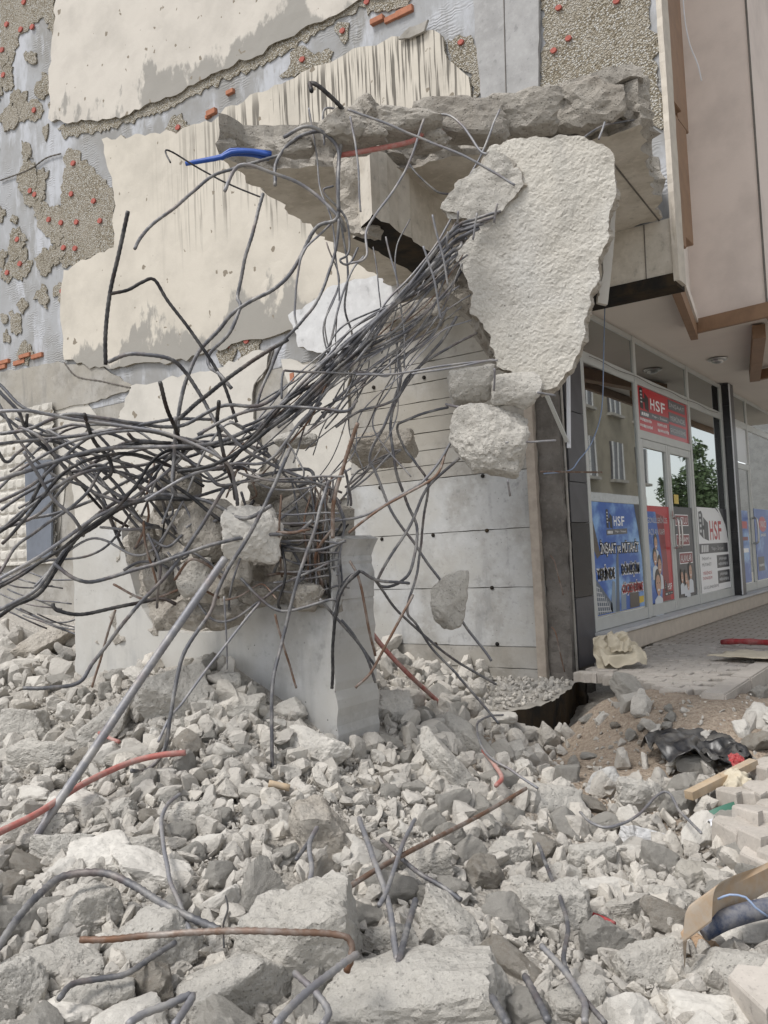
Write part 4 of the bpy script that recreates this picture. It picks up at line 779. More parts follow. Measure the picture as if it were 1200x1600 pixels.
# long loops in front of the board-marked wall
for P, d0, d1, r, m in ((z4((490, -10), (420, 90), (300, 240), (250, 380), (270, 520), (300, 640), (335, 740), (325, 880), (290, 930), (240, 950), (210, 940), (220, 900), (330, 700), (390, 600), (500, 490)), 5.2, 5.3, RS*.85, 'bar'),
    (z4((350, -10), (285, 100), (290, 230), (240, 350), (185, 480), (200, 540), (280, 720), (430, 940), (520, 1090), (610, 1225)), 5.2, 5.75, RS*.85, 'barlight'),
    (z4((0, 730), (150, 700), (290, 625), (380, 570), (470, 440), (525, 345), (510, 315), (455, 298)), 5.1, 5.2, RS*.75, 'barlight'), (z4((460, 310), (310, 355), (275, 380), (300, 450), (345, 510), (390, 590), (370, 730), (350, 900), (305, 1030), (340, 1090), (430, 1200), (560, 1350), (640, 1440)), 5.3, 5.5, RS*.75, 'bar'),
    (z4((0, 330), (100, 325), (130, 290)), 5.1, 5.1, RL, 'bar'), (z4((60, 380), (150, 320), (270, 280), (330, 180), (560, 45)), 5.1, 5.3, RS*.75, 'bar'), (z4((90, 600), (200, 500), (290, 465)), 5.1, 6.5, RL, 'bar'), (z4((80, 640), (180, 530), (285, 470)), 5.1, 6.5, RL, 'bar'), (z4((100, 620), (230, 500), (290, 460)), 5.2, 6.5, RL, 'barlight'), (z4((95, 660), (120, 560), (250, 480)), 5.2, 6.4, RL, 'bar')):
    rb(P, d0, d1, r, m, CH, .05)
# out of the stump
STB = [(z5((580, 155), (420, 390), (270, 570), (110, 760), (50, 850), (-60, 868), (-145, 865)), 4.95, 4.6, RS, 'bar'), (z5((820, 0), (700, 260), (560, 500), (520, 600), (430, 760), (385, 950), (360, 1090), (300, 1160), (245, 1165)), 4.9, 4.3, RS, 'bar'),
    (z5((960, 120), (900, 280), (850, 450), (790, 700), (755, 850), (750, 1080), (752, 1200), (720, 1260)), 4.9, 4.45, RS*.95, 'bar'), (z5((-40, 420), (50, 470), (130, 475), (300, 430), (430, 385), (560, 340), (700, 315), (830, 300), (890, 255)), 4.75, 4.95, RS, 'bar'),
    (z5((-40, 565), (-30, 590), (60, 605), (200, 580), (340, 545), (400, 560)), 4.8, 5.0, RS, 'barblack'), (z5((640, 470), (780, 590), (970, 540), (985, 600), (975, 590)), 4.9, 4.9, RS*.8, 'bar'), (z5((1060, 440), (1000, 500), (980, 580), (972, 700), (968, 870)), 4.92, 4.88, RS*.9, 'barblack'),
    (z5((765, 600), (790, 720), (840, 870)), 4.9, 4.9, RL, 'barrust'), (z5((190, 590), (150, 700), (100, 870)), 4.9, 4.9, RL, 'barrust'), (z5((975, 600), (1000, 520), (1060, 445), (1130, 475), (1240, 490)), 4.9, 5.2, RS*.85, 'bar'), (z5((580, 540), (583, 680), (585, 800)), 4.9, 4.9, RL*.8, 'barlight'),
    (z5((710, 560), (560, 740), (440, 900), (380, 975), (340, 1060)), 4.9, 4.4, RL*1.1, 'barlight'), (z5((370, 380), (540, 620), (700, 560), (800, 480), (950, 410)), 4.95, 4.95, RL*1.1, 'bar'), (z5((290, 260), (300, 370), (330, 490)), 5., 4.95, RL, 'barrust'), (z5((330, 350), (350, 410), (450, 370), (560, 440), (640, 470)), 5., 4.95, RL*1.1, 'bar'),
    (z4((330, 980), (300, 1040), (190, 1240), (130, 1310)), 5.1, 4.95, RL*1.2, 'barrust'), (z4((105, 860), (140, 930), (170, 1080), (195, 1200)), 5.05, 5.1, RL*1.2, 'barrust'), (z4((60, 1050), (80, 950), (130, 900), (170, 900), (220, 960), (300, 1060), (420, 1170), (540, 1250), (630, 1300)), 5.0, 6.0, RS*.8, 'bar'),
    (z4((135, 365), (90, 500), (50, 640), (45, 780)), 4.9, 4.95, RS*1.1, 'barrust'), (z4((0, 1000), (80, 1090), (160, 1180), (200, 1290)), 4.9, 5.1, RS*.8, 'bar'),
    (z5((1000, 620), (1060, 690), (1120, 790)), 4.9, 5.1, RL*1.2, 'bar'), ([(545, 830), (600, 790), (680, 745), (700, 700)], 5.0, 5.2, RL*1.2, 'barrust')]
for P, d0, d1, r, m in STB: rb(P, d0, d1, r, m, ST, .03)
for i in range(38):       # crushed mat on top: hairpins, ties and starter bars bent over
    x = rng.uniform(200, 520); y = rng.uniform(735, 930); k = rng.random(); L = rng.uniform(60, 190)
    if k < .6: P = [(x-L/2, y+rng.uniform(-22, 22)), (x-L/5, y+rng.uniform(-14, 14)), (x+L/5, y+rng.uniform(-14, 14)), (x+L/2, y+rng.uniform(-22, 22))]
    elif k < .85: P = [(x+rng.uniform(-25, 25), y-60), (x+rng.uniform(-8, 8), y-15), (x+rng.uniform(-10, 10), y+25), (x+rng.uniform(-30, 30), min(950, y+70))]
    else: P = [(x, y), (x+18, y-46), (x+26, y-50), (x+48, y-8), (x+40, y+4)]
    P = [(min(545, max(150, a)), b) for a, b in P]; rb(P, 5.0+rng.uniform(-.12, .22), 5.0+rng.uniform(-.1, .25), RS*rng.uniform(.5, .85), rng.choice(['bar', 'bar', 'barlight', 'barblack', 'barrust']), ST, .05)
for i in range(16):       # ties still standing at the right end
    x = 480+rng.uniform(0, 55); rb([(x, 930), (x+rng.uniform(-6, 6), 870), (x+rng.uniform(-14, 14), 810), (x+rng.uniform(-40, 30), 745)], 5.08, 5.15, RL*.9, rng.choice(['bar', 'barlight', 'barrust']), ST, .03)
for i in range(9):
    y = 800+i*15; rb([(430+rng.uniform(-20, 20), y+rng.uniform(-6, 6)), (480, y+rng.uniform(-4, 8)), (530, y+rng.uniform(-8, 4))], 5.02, 5.05, RL*.9, rng.choice(['bar', 'barlight']), ST, .02)
# the big fan of bars that sweeps in from the left: loose bars, each a thing of its own
FAN = [z3((-60, 170), (0, 205), (100, 280), (300, 310), (500, 350), (640, 390), (720, 470), (740, 560)), z3((-60, 160), (0, 225), (60, 290), (90, 350), (200, 370), (330, 350), (480, 350), (640, 410)), z3((-40, 285), (60, 285), (130, 290), (330, 322), (540, 357), (700, 440), (735, 520), (742, 590)), z3((-40, 400), (0, 388), (130, 370), (350, 350), (500, 315), (660, 308)),
       z3((-40, 515), (0, 500), (150, 450), (330, 402), (560, 395), (680, 385), (800, 330), (920, 270)), z3((-40, 560), (0, 525), (120, 430), (260, 375), (450, 345), (560, 372), (660, 440), (800, 470)), z3((-40, 690), (0, 665), (80, 600), (170, 450), (280, 420), (430, 390), (600, 395)), z3((-40, 830), (0, 790), (60, 700), (150, 640), (270, 540), (330, 450), (450, 400), (600, 380)),
       z3((-40, 830), (100, 750), (260, 640), (420, 560), (560, 440), (640, 340)), z3((-40, 860), (120, 760), (290, 640), (420, 520), (500, 425), (590, 400), (760, 380), (850, 300)), z3((-40, 925), (100, 850), (180, 760), (290, 620), (400, 540), (520, 430)), z3((-40, 950), (40, 890), (130, 840), (230, 690), (300, 640), (460, 560), (600, 560)), z3((-10, 405), (20, 438), (45, 435), (70, 405), (130, 350)),
       z3((90, 290), (90, 340), (160, 420), (240, 500), (330, 600), (400, 650)), z3((60, 330), (130, 370), (200, 460), (280, 530), (380, 570), (450, 630), (500, 650)), z3((150, 380), (200, 400), (330, 480), (420, 600), (470, 655)), z3((262, 288), (300, 380), (345, 435), (352, 480), (330, 500)), z3((340, 132), (420, 105), (520, 115), (580, 160), (640, 260), (690, 350)), z3((500, 190), (545, 340), (575, 420)),
       z3((560, 310), (640, 240), (760, 150), (900, 60)), z3((400, 360), (430, 380), (520, 390), (640, 470), (700, 520), (850, 480), (960, 470), (975, 500), (930, 520)), z3((545, 300), (540, 420), (535, 520), (560, 570)), z3((620, 360), (760, 290), (860, 275), (1000, 275), (1080, 280), (1110, 255)), z3((700, 470), (800, 350), (900, 250), (1000, 180), (1060, 90)), z3((560, 470), (700, 440), (850, 330), (960, 240), (1080, 140), (1160, 60)),
       z3((450, 560), (600, 480), (720, 450), (830, 440), (940, 320), (1000, 260)), z3((880, 250), (885, 170), (910, 160), (1060, 172), (1195, 168)), z3((850, 580), (760, 620), (640, 560), (500, 540), (420, 560), (330, 520), (240, 440)), z3((500, 500), (600, 560), (700, 640), (740, 620), (790, 560)), z3((680, 250), (680, 320), (700, 420), (730, 520), (745, 600)), z3((690, 330), (780, 410), (850, 450), (1000, 520), (1060, 570)),
       z3((80, 410), (150, 540), (230, 620), (260, 680)), z3((0, 700), (60, 640), (200, 480), (360, 420), (500, 440), (640, 520)), z3((0, 600), (120, 520), (260, 470), (400, 480), (560, 560)), z3((0, 350), (90, 340), (220, 300), (420, 330), (560, 330), (700, 270), (820, 260), (900, 200))]
tagF = 'bent dark rebar in the fan sweeping over the wall stump'
bl = {18: 'straight blackened bar stub sticking up out of the rebar fan', 17: 'arched bar curving above the rebar fan against the cream wall', 16: 'short hooked black bar standing in the rebar fan', 26: 'thin bar with squared end crossing in front of the cream wall block', 12: 'small curled bar end beside the waffled panel'}
def fan(o):
    m_ = o.data.materials[0].name; L_ = 'long' if max(o.dimensions) > 1.3 or len(o.data.vertices) > 900 else 'short'
    lab = f"{L_} {'blackened' if 'black' in m_ else 'dust-grey' if 'dusty' in m_ else 'dark steel'} bent bar in the fan sweeping over the wall stump"; tag(o, lab, 'rebar', lab)
for i, P in enumerate(FAN):
    o = tube('rebar', dep(P, 4.75+rng.uniform(-.25, .2), 5.1+rng.uniform(-.1, .15), .06), RS*rng.uniform(.82, 1.1) if i not in (26,) else RL, M[{18: 'barblack', 16: 'barblack'}.get(i, rng.choice(['bar', 'bar', 'barlight', 'bar', 'barblack']))], None, 7, .016)
    if i in bl: tag(o, bl[i], 'rebar')
    else: fan(o)
for i in range(14):
    x, y = rng.uniform(-40, 60), rng.uniform(640, 930); P = [(x, y), (x+90, y-45+rng.uniform(-30, 30)), (x+190, y-95+rng.uniform(-50, 50)), (x+300, 690+rng.uniform(-40, 90)), (x+400, 730+rng.uniform(-40, 60))]
    if i % 3 == 0: P = [(x+20, 640+rng.uniform(-20, 50)), (x+90, 690+rng.uniform(-20, 60)), (x+170, 760+rng.uniform(-30, 40)), (x+220, 830+rng.uniform(-30, 30))]
    fan(tube('rebar', dep(P, 5.0+rng.uniform(-.2, .3), 5.2, .08), RS*rng.uniform(.65, .95), M[rng.choice(['bar', 'barlight', 'bar'])], None, 7, .018))
for i in range(12):   # thin ties behind the stump at the far left
    x, y = rng.uniform(20, 110), rng.uniform(900, 980); tag(tube('rebar', dep([(x-50, y-20), (x, y), (x+50, y+rng.uniform(-10, 30))], 6.8, 6.8, .1), RL, M['bar'], None, 6, .03), 'thin dark bar in the scrap behind the left end of the wall stump', 'rebar', 'thin bars behind the stump')
kb = empty('rebar', D(165, 570, 4.9), 'upright black bar with a bent side arm standing before the cream wall', 'rebar')
tube('bar', dep([(200, 330), (186, 395), (172, 457), (165, 520), (165, 570)], 4.9, 4.9, 0), RS*1.05, M['barblack'], kb, 8, .016)
tube('side_arm', dep([(173, 459), (200, 453), (222, 441), (241, 437), (262, 470), (300, 520), (345, 590), (370, 660)], 4.9, 5.05, 0), RS*.9, M['barblack'], kb, 8, .016)

# ---------------------------------------------------------------- footing ledge with tarred face at the foot of the board-marked wall
LG = empty('footing_ledge', (-3.6, 7.2, -.9), 'black tarred concrete footing with a gravel-strewn top below the side wall', 'footing')
prism('ledge', [onZ(x, y, -.15) for x, y in ((690, 1128), (735, 1120), (765, 1116), (820, 1110), (862, 1096), (893, 1074), (908, 1058), (900, 1044))]+[np.array((-3.62, 7.63, -.15)), np.array((-5.2, 7.63, -.15))], .75, M['castwarm'], M['tar'], .06, .02, 7., .02, .02, 4, LG, 6.)
prism('tar_flap', [onY(x, y, YW-.03) for x, y in ((893, 1062), (910, 1056), (918, 1090), (916, 1140), (900, 1142), (890, 1100))], .05, M['tar'], None, .05, .01, 7., .02, .01, 2, LG)

# ---------------------------------------------------------------- rubble: the large pieces one by one
def onpath(P): return (P[:, 0] < -1.55) & (P[:, 1] > 7.05-(P[:, 0]+2.81)*.70)
def free(P):
    st = (P[:, 0] > -5.85) & (P[:, 0] < SX+.06) & (P[:, 1] > YST-.06) & (P[:, 1] < YST+.5)
    ld = (P[:, 1] > 6.9) & (P[:, 0] > -3.9) & (P[:, 0] < -2.9)
    return np.isfinite(P[:, 0]) & ~st & ~onpath(P) & (P[:, 1] < 7.5) & ~ld
HERO = [  # px, py, width px, height px, tilt (rad), material, label
 (460, 1488, 205, 165, .1, 'rubble', 'large rounded boulder with dark aggregate under the rusty hooked bar'), (640, 1560, 300, 150, .0, 'rubble', 'widest pale boulder, filling the heap below the crossing light bars'), (375, 1540, 200, 130, .2, 'rubble', 'broad boulder in front of the dark-speckled rounded boulder'),
 (140, 1420, 118, 92, .3, 'rubble', 'angular boulder inside the bend of the arched grey bar'), (85, 1510, 128, 66, -.1, 'rubble', 'long flat-topped rock below the arched grey bar'), (150, 1560, 130, 100, .1, 'rubble', 'rough rock beside the short curved bar'), (240, 1480, 140, 110, .2, 'rubble', 'dusty boulder under the rusty hooked bar\'s straight end'), (30, 1545, 90, 110, 0, 'rubble', 'tall rough rock beside the long flat-topped rock'),
 (110, 1590, 150, 70, 0, 'rubble_pale', 'smooth pale slab piece beside the broad boulder'), (160, 1343, 122, 66, .05, 'rubble_pale', 'pale flat-topped block above the arched grey bar'), (105, 1330, 80, 66, 0, 'rubble', 'grey block touching the pale flat-topped block'), (510, 1308, 98, 130, .2, 'rubble_warm', 'tall warm grey boulder right below the pale sawn block'), (503, 1176, 92, 70, .05, 'rubble_pale', 'pale block with one smooth cast face before the wall stump'),
 (742, 1165, 150, 46, -.85, 'rubble', 'long plank-like slab leaning beside the black footing'), (716, 1215, 165, 52, -1.0, 'rubble', 'longer plank-like slab lying under the leaning one'), (856, 1256, 108, 62, -.25, 'rubble', 'flat-topped slab in front of the black footing'), (945, 1222, 62, 58, .3, 'cast', 'bluish grey rounded rock beside the brown soil'), (1008, 1248, 92, 78, -.1, 'rubble', 'pale cracked block beside the wooden plank'), (1020, 1315, 96, 46, -.45, 'white', 'white plastered slab lying tilted'),
 (920, 1342, 84, 60, 0, 'rubble', 'rounded lump above the flat pale slab'), (940, 1387, 124, 40, -.1, 'rubble_pale', 'flat pale slab lying like a lid over a gap'), (1086, 1370, 84, 70, -.5, 'castwarm', 'smooth-faced square block tilted towards the cardboard'), (710, 1456, 132, 84, -.55, 'rubble', 'oblong block lying across a dark hollow'), (865, 1425, 120, 110, .2, 'rubble', 'big angular rock beside the bent thin bar'), (1050, 1408, 92, 50, -.5, 'rubble', 'oblong rock above the cardboard sheet'),
 (1022, 1512, 112, 84, .1, 'rubble', 'rounded lump in front of the cardboard sheet'), (975, 1420, 86, 44, .2, 'rubble', 'wedge-shaped rock over the dark red strip'), (790, 1338, 70, 62, 0, 'rubble', 'round lump under the wooden stick\'s upper end'), (613, 1104, 66, 62, .1, 'rubble_pale', 'pale rough block against the stump\'s end face'), (790, 1178, 50, 40, 0, 'rubble', 'small lump at the corner of the black footing'), (55, 1018, 130, 44, .62, 'rubble_warm', 'long slab leaning against the left end of the wall stump'),
 (35, 1140, 100, 72, 0, 'rubble', 'big rounded rock beside the left end of the heap'), (60, 1182, 120, 50, 0, 'rubble', 'flat slab below the big rounded rock'), (180, 1270, 70, 46, .1, 'rubble', 'rounded lump between the red hose and the long pipe'), (130, 1255, 110, 40, -.3, 'rubble_pale', 'flat shard under the red hose'), (40, 1300, 110, 60, .2, 'rubble', 'grey rock under the end of the red hose'), (210, 1330, 110, 50, 0, 'rubble', 'flat lump under the long pipe'), (240, 1360, 130, 60, 0, 'rubble_pale', 'pale block behind the arched grey bar'),
 (270, 1090, 110, 90, .3, 'rubble', 'big rough boulder leaning on the wall stump'), (165, 1135, 130, 60, .6, 'rubble', 'long rock under the bent bar left of the stump'), (215, 1180, 100, 34, .1, 'castwarm', 'thin flat slab lying over the red hose'), (365, 1112, 66, 44, 0, 'rubble', 'rounded lump before the stump beside the hanging bar'), (322, 1105, 40, 32, 0, 'rubble', 'small round lump beside the hanging bar'), (360, 1072, 40, 52, .1, 'rubble', 'upright lump under the thin wire at the stump'), (1150, 1455, 120, 50, .1, 'rubble_pale', 'pale shard lying beside the blue pipe'), (1150, 1525, 130, 90, 0, 'rubble', 'broad rock beside the pale shard'),
 (1088, 1478, 62, 50, -.4, 'brickish', 'orange-brown stone tucked under the cardboard'), (1120, 1590, 150, 60, 0, 'rubble_pale', 'pale slab at the foot of the broad rock'), (700, 1540, 150, 110, .2, 'rubble', 'boulder beside the twin bent bars'), (900, 1570, 120, 70, 0, 'rubble', 'low rock beside the twin bent bars'), (820, 1390, 70, 50, .2, 'rubble', 'angular rock left of the bent thin bar'), (660, 1350, 90, 60, .2, 'rubble', 'grey rock under the wooden stick'), (620, 1470, 70, 70, 0, 'rubble', 'lump between the crossing light bars'), (300, 1280, 70, 46, .2, 'rubble', 'rounded stone below the red hose\'s far end'), (880, 1370, 60, 44, 0, 'rubble', 'small block beside the flat pale slab')]
M['brickish'] = concrete('ochre_stone', (.46, .33, .22), .4, (.33, .21, .13), .8, 22, .02)
taken = []
def place(P, d, w_, h_, tilt, sub, seed, m, label, group=None, rough=.17, meshes=None, sink=.22):
    k = d/FPX/2; depth = (w_+h_)/2*k*rng.uniform(.75, 1.)
    if meshes is None:
        V, Fc = rockv(seed, sub, (w_*k*1.14, depth, h_*k*1.14), 11, 36, rough, .6)
        V = V@np.array(Matrix.Rotation(-tilt, 3, 'Y')).T@np.array(Matrix.Rotation(YAW+rng.uniform(-.2, .2), 3, 'Z')).T
        return rockobj('concrete_lump', V, Fc, m, Vector(P)+Vector((0, 0, h_*k*sink)), label, 'rubble', group)
for i, (x, y, w_, h_, tl, m, lab) in enumerate(HERO):
    P, d = hit(x, y+h_*.18); taken.append((x, y, (w_+h_)/4))
    place(P[0], d[0], w_, h_, tl, 5 if w_ > 60 else 4, 900+i, m, lab, None, .15)
protos = []
for i in range(22):
    V, Fc = rockv(300+i, 4, (1, rng.uniform(.65, .95), rng.uniform(.55, .92)), 10, 40, .16, .56)
    ms = []
    for m in ('rubble', 'rubble_pale', 'rubble_warm'):
        me = bpy.data.meshes.new('concrete_lump'); me.from_pydata(V.tolist(), [], Fc.tolist()); me.materials.append(M[m]); ms.append(me)
    protos.append(ms)
def zone(x, y):
    if y < 1075 and x < 130: return 'behind the left end of the wall stump'
    if y < 1200 and 570 < x < 900: return 'between the wall stump and the black footing'
    if x > 880 and y < 1290: return 'in the soil hollow beside the pavement'
    if x > 1040: return 'beside the cardboard sheet and loose pavers'
    if y < 1170: return 'heaped against the foot of the wall stump'
    if y < 1330 and x < 330: return 'beside the long grey pipe and red hose'
    if y < 1330 and x < 600: return 'on the slope below the pale smooth-faced block'
    if y < 1400: return 'around the long rusty stick'
    if x < 450: return 'around the arched grey bar'
    return 'in the heap around the crossing light bars'
cand = nrs.uniform((-60, 1000), (1260, 1660), (9000, 2)); Pc, dc = hit(cand[:, 0], cand[:, 1]); okm = free(Pc)
count = 0; small = []
for big_ in (1, .72, .5):
    for (x, y), P, d, k in zip(cand, Pc, dc, okm):
        if not k or count >= 238: continue
        base = np.interp(y, (1000, 1150, 1300, 1450, 1600), (34, 40, 50, 74, 110))
        if 300 < x < 640 and 1120 < y < 1330: base *= .62
        if 870 < x < 1150 and 1085 < y < 1205:
            base *= .45
            if rng.random() < .8: continue
        s = base*big_*rng.uniform(.8, 1.25)
        if any((x-a)**2+((y-b)*1.25)**2 < (r*.80+s*.40)**2 for a, b, r in taken): continue
        taken.append((x, y, s*.5)); ms = rng.choice(protos); o = link('concrete_lump', rng.choice([ms[0], ms[0], ms[0], ms[0], ms[1], ms[1], ms[2]]), Vector(P)+Vector((0, 0, s*.16*d/FPX)))
        k2 = s*d/FPX/2*1.2; o.scale = (k2*rng.uniform(.85, 1.25), k2*rng.uniform(.85, 1.1), k2*rng.uniform(.8, 1.15)); o.rotation_euler = (rng.uniform(-.6, .6), rng.uniform(-.6, .6), rng.uniform(0, 6.28))
        sz = 'larger' if big_ == 1 else 'middling' if big_ > .6 else 'small'; tn = 'pale' if 'pale' in o.data.materials[0].name else 'warm grey' if 'warm' in o.data.materials[0].name else 'grey'
        lab = f'{sz} {tn} broken concrete lump {zone(x, y)}'; tag(o, lab, 'rubble', lab); count += 1
def scatter(name, n, smin, smax, sub, seed, m, region=(-80, 985, 1280, 1680), dens=None, label=None, nproto=30):
    c = nrs.uniform(region[:2], region[2:], (n, 2)); P, d = hit(c[:, 0], c[:, 1]); k = free(P)
    if dens is not None: k &= nrs.rand(n) < dens(c[:, 0], c[:, 1])
    c, P, d = c[k], P[k], d[k]; pr = [hullv(seed+i, 13 if sub == 2 else 10, (1, nrs.uniform(.45, .95), nrs.uniform(.4, .9)), 2 if sub == 2 else 1) for i in range(nproto)]
    Vs = []; Fs = []; off = 0; rs_ = np.random.RandomState(seed)
    for p, dd in zip(P, d):
        V, Fc = pr[rs_.randint(nproto)]; s = (smin+(smax-smin)*rs_.rand()**1.9)*dd/FPX/2*1.35
        Vs.append((V*s)@rotm(rs_).T+p+np.array((0, 0, s*.35))); Fs.append(Fc+off); off += len(V)
    V = np.concatenate(Vs); Fc = np.concatenate(Fs); me = bpy.data.meshes.new(name); me.vertices.add(len(V)); me.vertices.foreach_set('co', V.ravel().astype(np.float32))
    me.loops.add(len(Fc)*3); me.loops.foreach_set('vertex_index', Fc.ravel().astype(np.int32)); me.polygons.add(len(Fc)); me.polygons.foreach_set('loop_start', np.arange(0, len(Fc)*3, 3, dtype=np.int32))
    me.polygons.foreach_set('loop_total', np.full(len(Fc), 3, dtype=np.int32)); me.update(calc_edges=True); me.validate(); me.shade_flat()
    o = link(name, me, (0, 0, 0), None, M[m]); return tag(o, label, 'rubble', None, 'stuff')
M['gravel'] = concrete('gravel_dust', (.50, .472, .428), .5, (.35, .325, .29), .9, 26, .015, world=True, agg=.35, island=True)
dn = lambda x, y: np.where((x > 880) & (y < 1230), .10, 1.)
scatter('rubble_stones', 5600, 11, 44, 2, 40, 'gravel', dens=dn, label='smaller broken concrete stones filling the gaps of the heap')
scatter('gravel', 15000, 3, 13, 1, 80, 'gravel', dens=lambda x, y: np.where((x > 880) & (y < 1230), .45, 1.), label='fine concrete gravel and crumbs between the stones')
scatter('gravel', 3500, 4, 12, 1, 120, 'gravel', (330, 1060, 760, 1330), None, 'finer gravel spilled at the foot of the wall stump')

# ---------------------------------------------------------------- bars and hoses lying on the heap
def lay(name, P, r, m, label, cat, lift=.07, group=None, step=.013, rib=.2, lifts=None):
    r *= .82; W_ = [G(x, y, (lifts[i] if lifts else lift)) for i, (x, y) in enumerate(P)]; return tag(tube(name, W_, r, M[m], None, 8, step, rib), label, cat, group)
pp = [D(352, 872, 4.55), D(230, 1047, 4.25), D(143, 1177, 4.0), D(60, 1300, 3.75), D(-15, 1412, 3.55)]
tag(tube('steel_pipe', pp, .021, M['barlight'], None, 10, .014, .08), 'long straight light grey bar leaning from the stump down to the heap', 'rebar')
lay('rebar', z6((-30, 1000), (0, 960), (60, 870), (120, 800), (200, 740), (330, 730), (420, 770), (530, 840), (680, 905)), .0165, 'bar', 'thick arched grey bar curving over the rocks', 'rebar', lifts=[.10, .12, .15, .17, .18, .18, .16, .15, .13])
hb = lay('rebar', z6((250, 937), (370, 932), (500, 921), (800, 912), (1050, 925), (1100, 950), (1100, 1000), (1085, 1040)), .0125, 'barrust', 'long rusty bar with a hooked end lying across the rounded boulder', 'rebar', lifts=[.30, .31, .32, .36, .36, .34, .30, .26])
lay('rebar', z6((1118, 975), (1060, 1020), (980, 1085), (920, 1140), (860, 1205)), .0135, 'barlight', 'straight grey bar running down from the rusty hook', 'rebar', .33)
lay('rebar', z6((185, 1120), (230, 1070), (320, 1052), (400, 1040), (480, 990), (548, 945)), .011, 'bar', 'short curved bar among the rocks under the arched bar', 'rebar', .14)
lay('rebar', z6((400, 1200), (450, 1165), (520, 1140), (595, 1108), (602, 1120), (545, 1210)), .013, 'barlight', 'hairpin bar at the foot of the broad boulder', 'rebar', .26)
lay('rebar', z6((565, 485), (525, 515), (506, 560), (510, 620), (525, 720), (560, 830), (592, 912)), .0105, 'barlight', 'upright hooked light bar standing in the rubble slope', 'rebar', .12)
lay('rebar', z6((992, 585), (966, 640), (970, 720), (955, 790), (935, 838)), .012, 'barlight', 'short wavy bar leaning on the tall warm boulder', 'rebar', .17); lay('rebar', z6((925, 690), (960, 640), (985, 600)), .010, 'bar', 'stubby thin bar behind the short wavy bar', 'rebar', .16)
lay('rebar', [(560, 1277), (585, 1345), (610, 1420), (622, 1502)], .0135, 'barlight', 'straight light bar, steeper of the crossing pair', 'rebar', .17); lay('rebar', z7((95, 558), (60, 640), (10, 780), (-15, 830)), .011, 'barlight', 'slightly bent light bar of the crossing pair', 'rebar', .18)
lay('rusty_rod', [(822, 1232), (750, 1274), (600, 1352), (490, 1425)], .0125, 'barrust', 'long thin rusty brown rod lying across the heap', 'rod', .16, rib=.04)
lay('rebar', z7((-10, 625), (100, 720), (170, 765), (242, 812)), .012, 'bar', 'thin dark bar under the rusty brown rod', 'rebar', .13)
lay('rebar', z7((480, 630), (530, 760), (575, 890), (560, 1000), (620, 1110), (690, 1200)), .0105, 'bar', 'long bent dark bar running down past the big angular rock', 'rebar', .15); lay('rebar', z7((100, 812), (62, 960), (44, 1015)), .014, 'bar', 'short dark bar beside the steep light bar', 'rebar', .18)
lay('rebar', z7((490, 958), (570, 1040), (630, 1130), (632, 1200)), .013, 'barlight', 'light bar twinned with the long bent dark bar', 'rebar', .16); lay('rebar', z7((610, 540), (650, 575), (710, 585), (790, 552), (880, 475), (930, 540), (992, 606)), .009, 'barlight', 'zigzag bar draped over the pale cracked block', 'rebar', .16)
lay('rebar', z6((920, 1040), (970, 1085), (1015, 1135), (1030, 1170), (1010, 1205)), .0125, 'barlight', 'curled bar end on the widest boulder', 'rebar', .2); lay('rebar', z7((370, 233), (320, 240), (290, 268), (305, 330), (340, 375), (400, 410), (482, 462)), .0095, 'barlight', 'looped bar over the plank-like slabs by the footing', 'rebar', .16)
lay('rebar', z7((440, 1050), (470, 1110), (510, 1190)), .014, 'bar', 'dark bar half buried beside the twin bent bars', 'rebar', .18); lay('rebar', z7((340, 1110), (390, 1200)), .014, 'bar', 'dark bar stub beside the half-buried bar', 'rebar', .2)
tube_wire = lay('thin_wire', z6((705, 800), (712, 840), (698, 890), (700, 960)), .004, 'barblack', 'thin black wire on the rounded boulder', 'wire', .22, rib=0)
lay('red_hose', z6((-30, 620), (0, 600), (120, 540), (260, 450), (400, 385), (500, 360), (580, 352)), .0185, 'redhose', 'dusty red hose lying under the long pipe', 'hose', .135, rib=0); lay('red_hose', z6((310, 290), (350, 310), (372, 318)), .014, 'redhose', 'short red hose end above the thin flat slab', 'hose', .1, rib=0)
tag(tube('red_hose', [D(578, 985, 5.4), D(602, 1015, 5.5), D(640, 1055, 5.7), G(680, 1092, .08), G(702, 1112, .08)], .016, M['redhose'], None, 8, .03, 0), 'pinkish red hose hanging from the stump\'s end towards the footing', 'hose')
lay('red_hose', z7((310, 345), (345, 390), (368, 430), (350, 455)), .016, 'redhose', 'short red hose beside the looped bar', 'hose', .14, rib=0)
lay('wooden_batten', z6((840, 448), (905, 462)), .022, 'wood', 'small pale wood offcut in the gravel', 'wood', .07, rib=0, step=.1); lay('wooden_batten', z4((492, 1250), (560, 1218)), .02, 'wood', 'pale wood offcut by the board-marked wall', 'wood', .08, rib=0, step=.1)
lay('red_strip', z7((640, 855), (680, 870), (720, 888)), .014, 'redcloth', 'dark red strip under the wedge-shaped rock', 'strip', .05, rib=0)

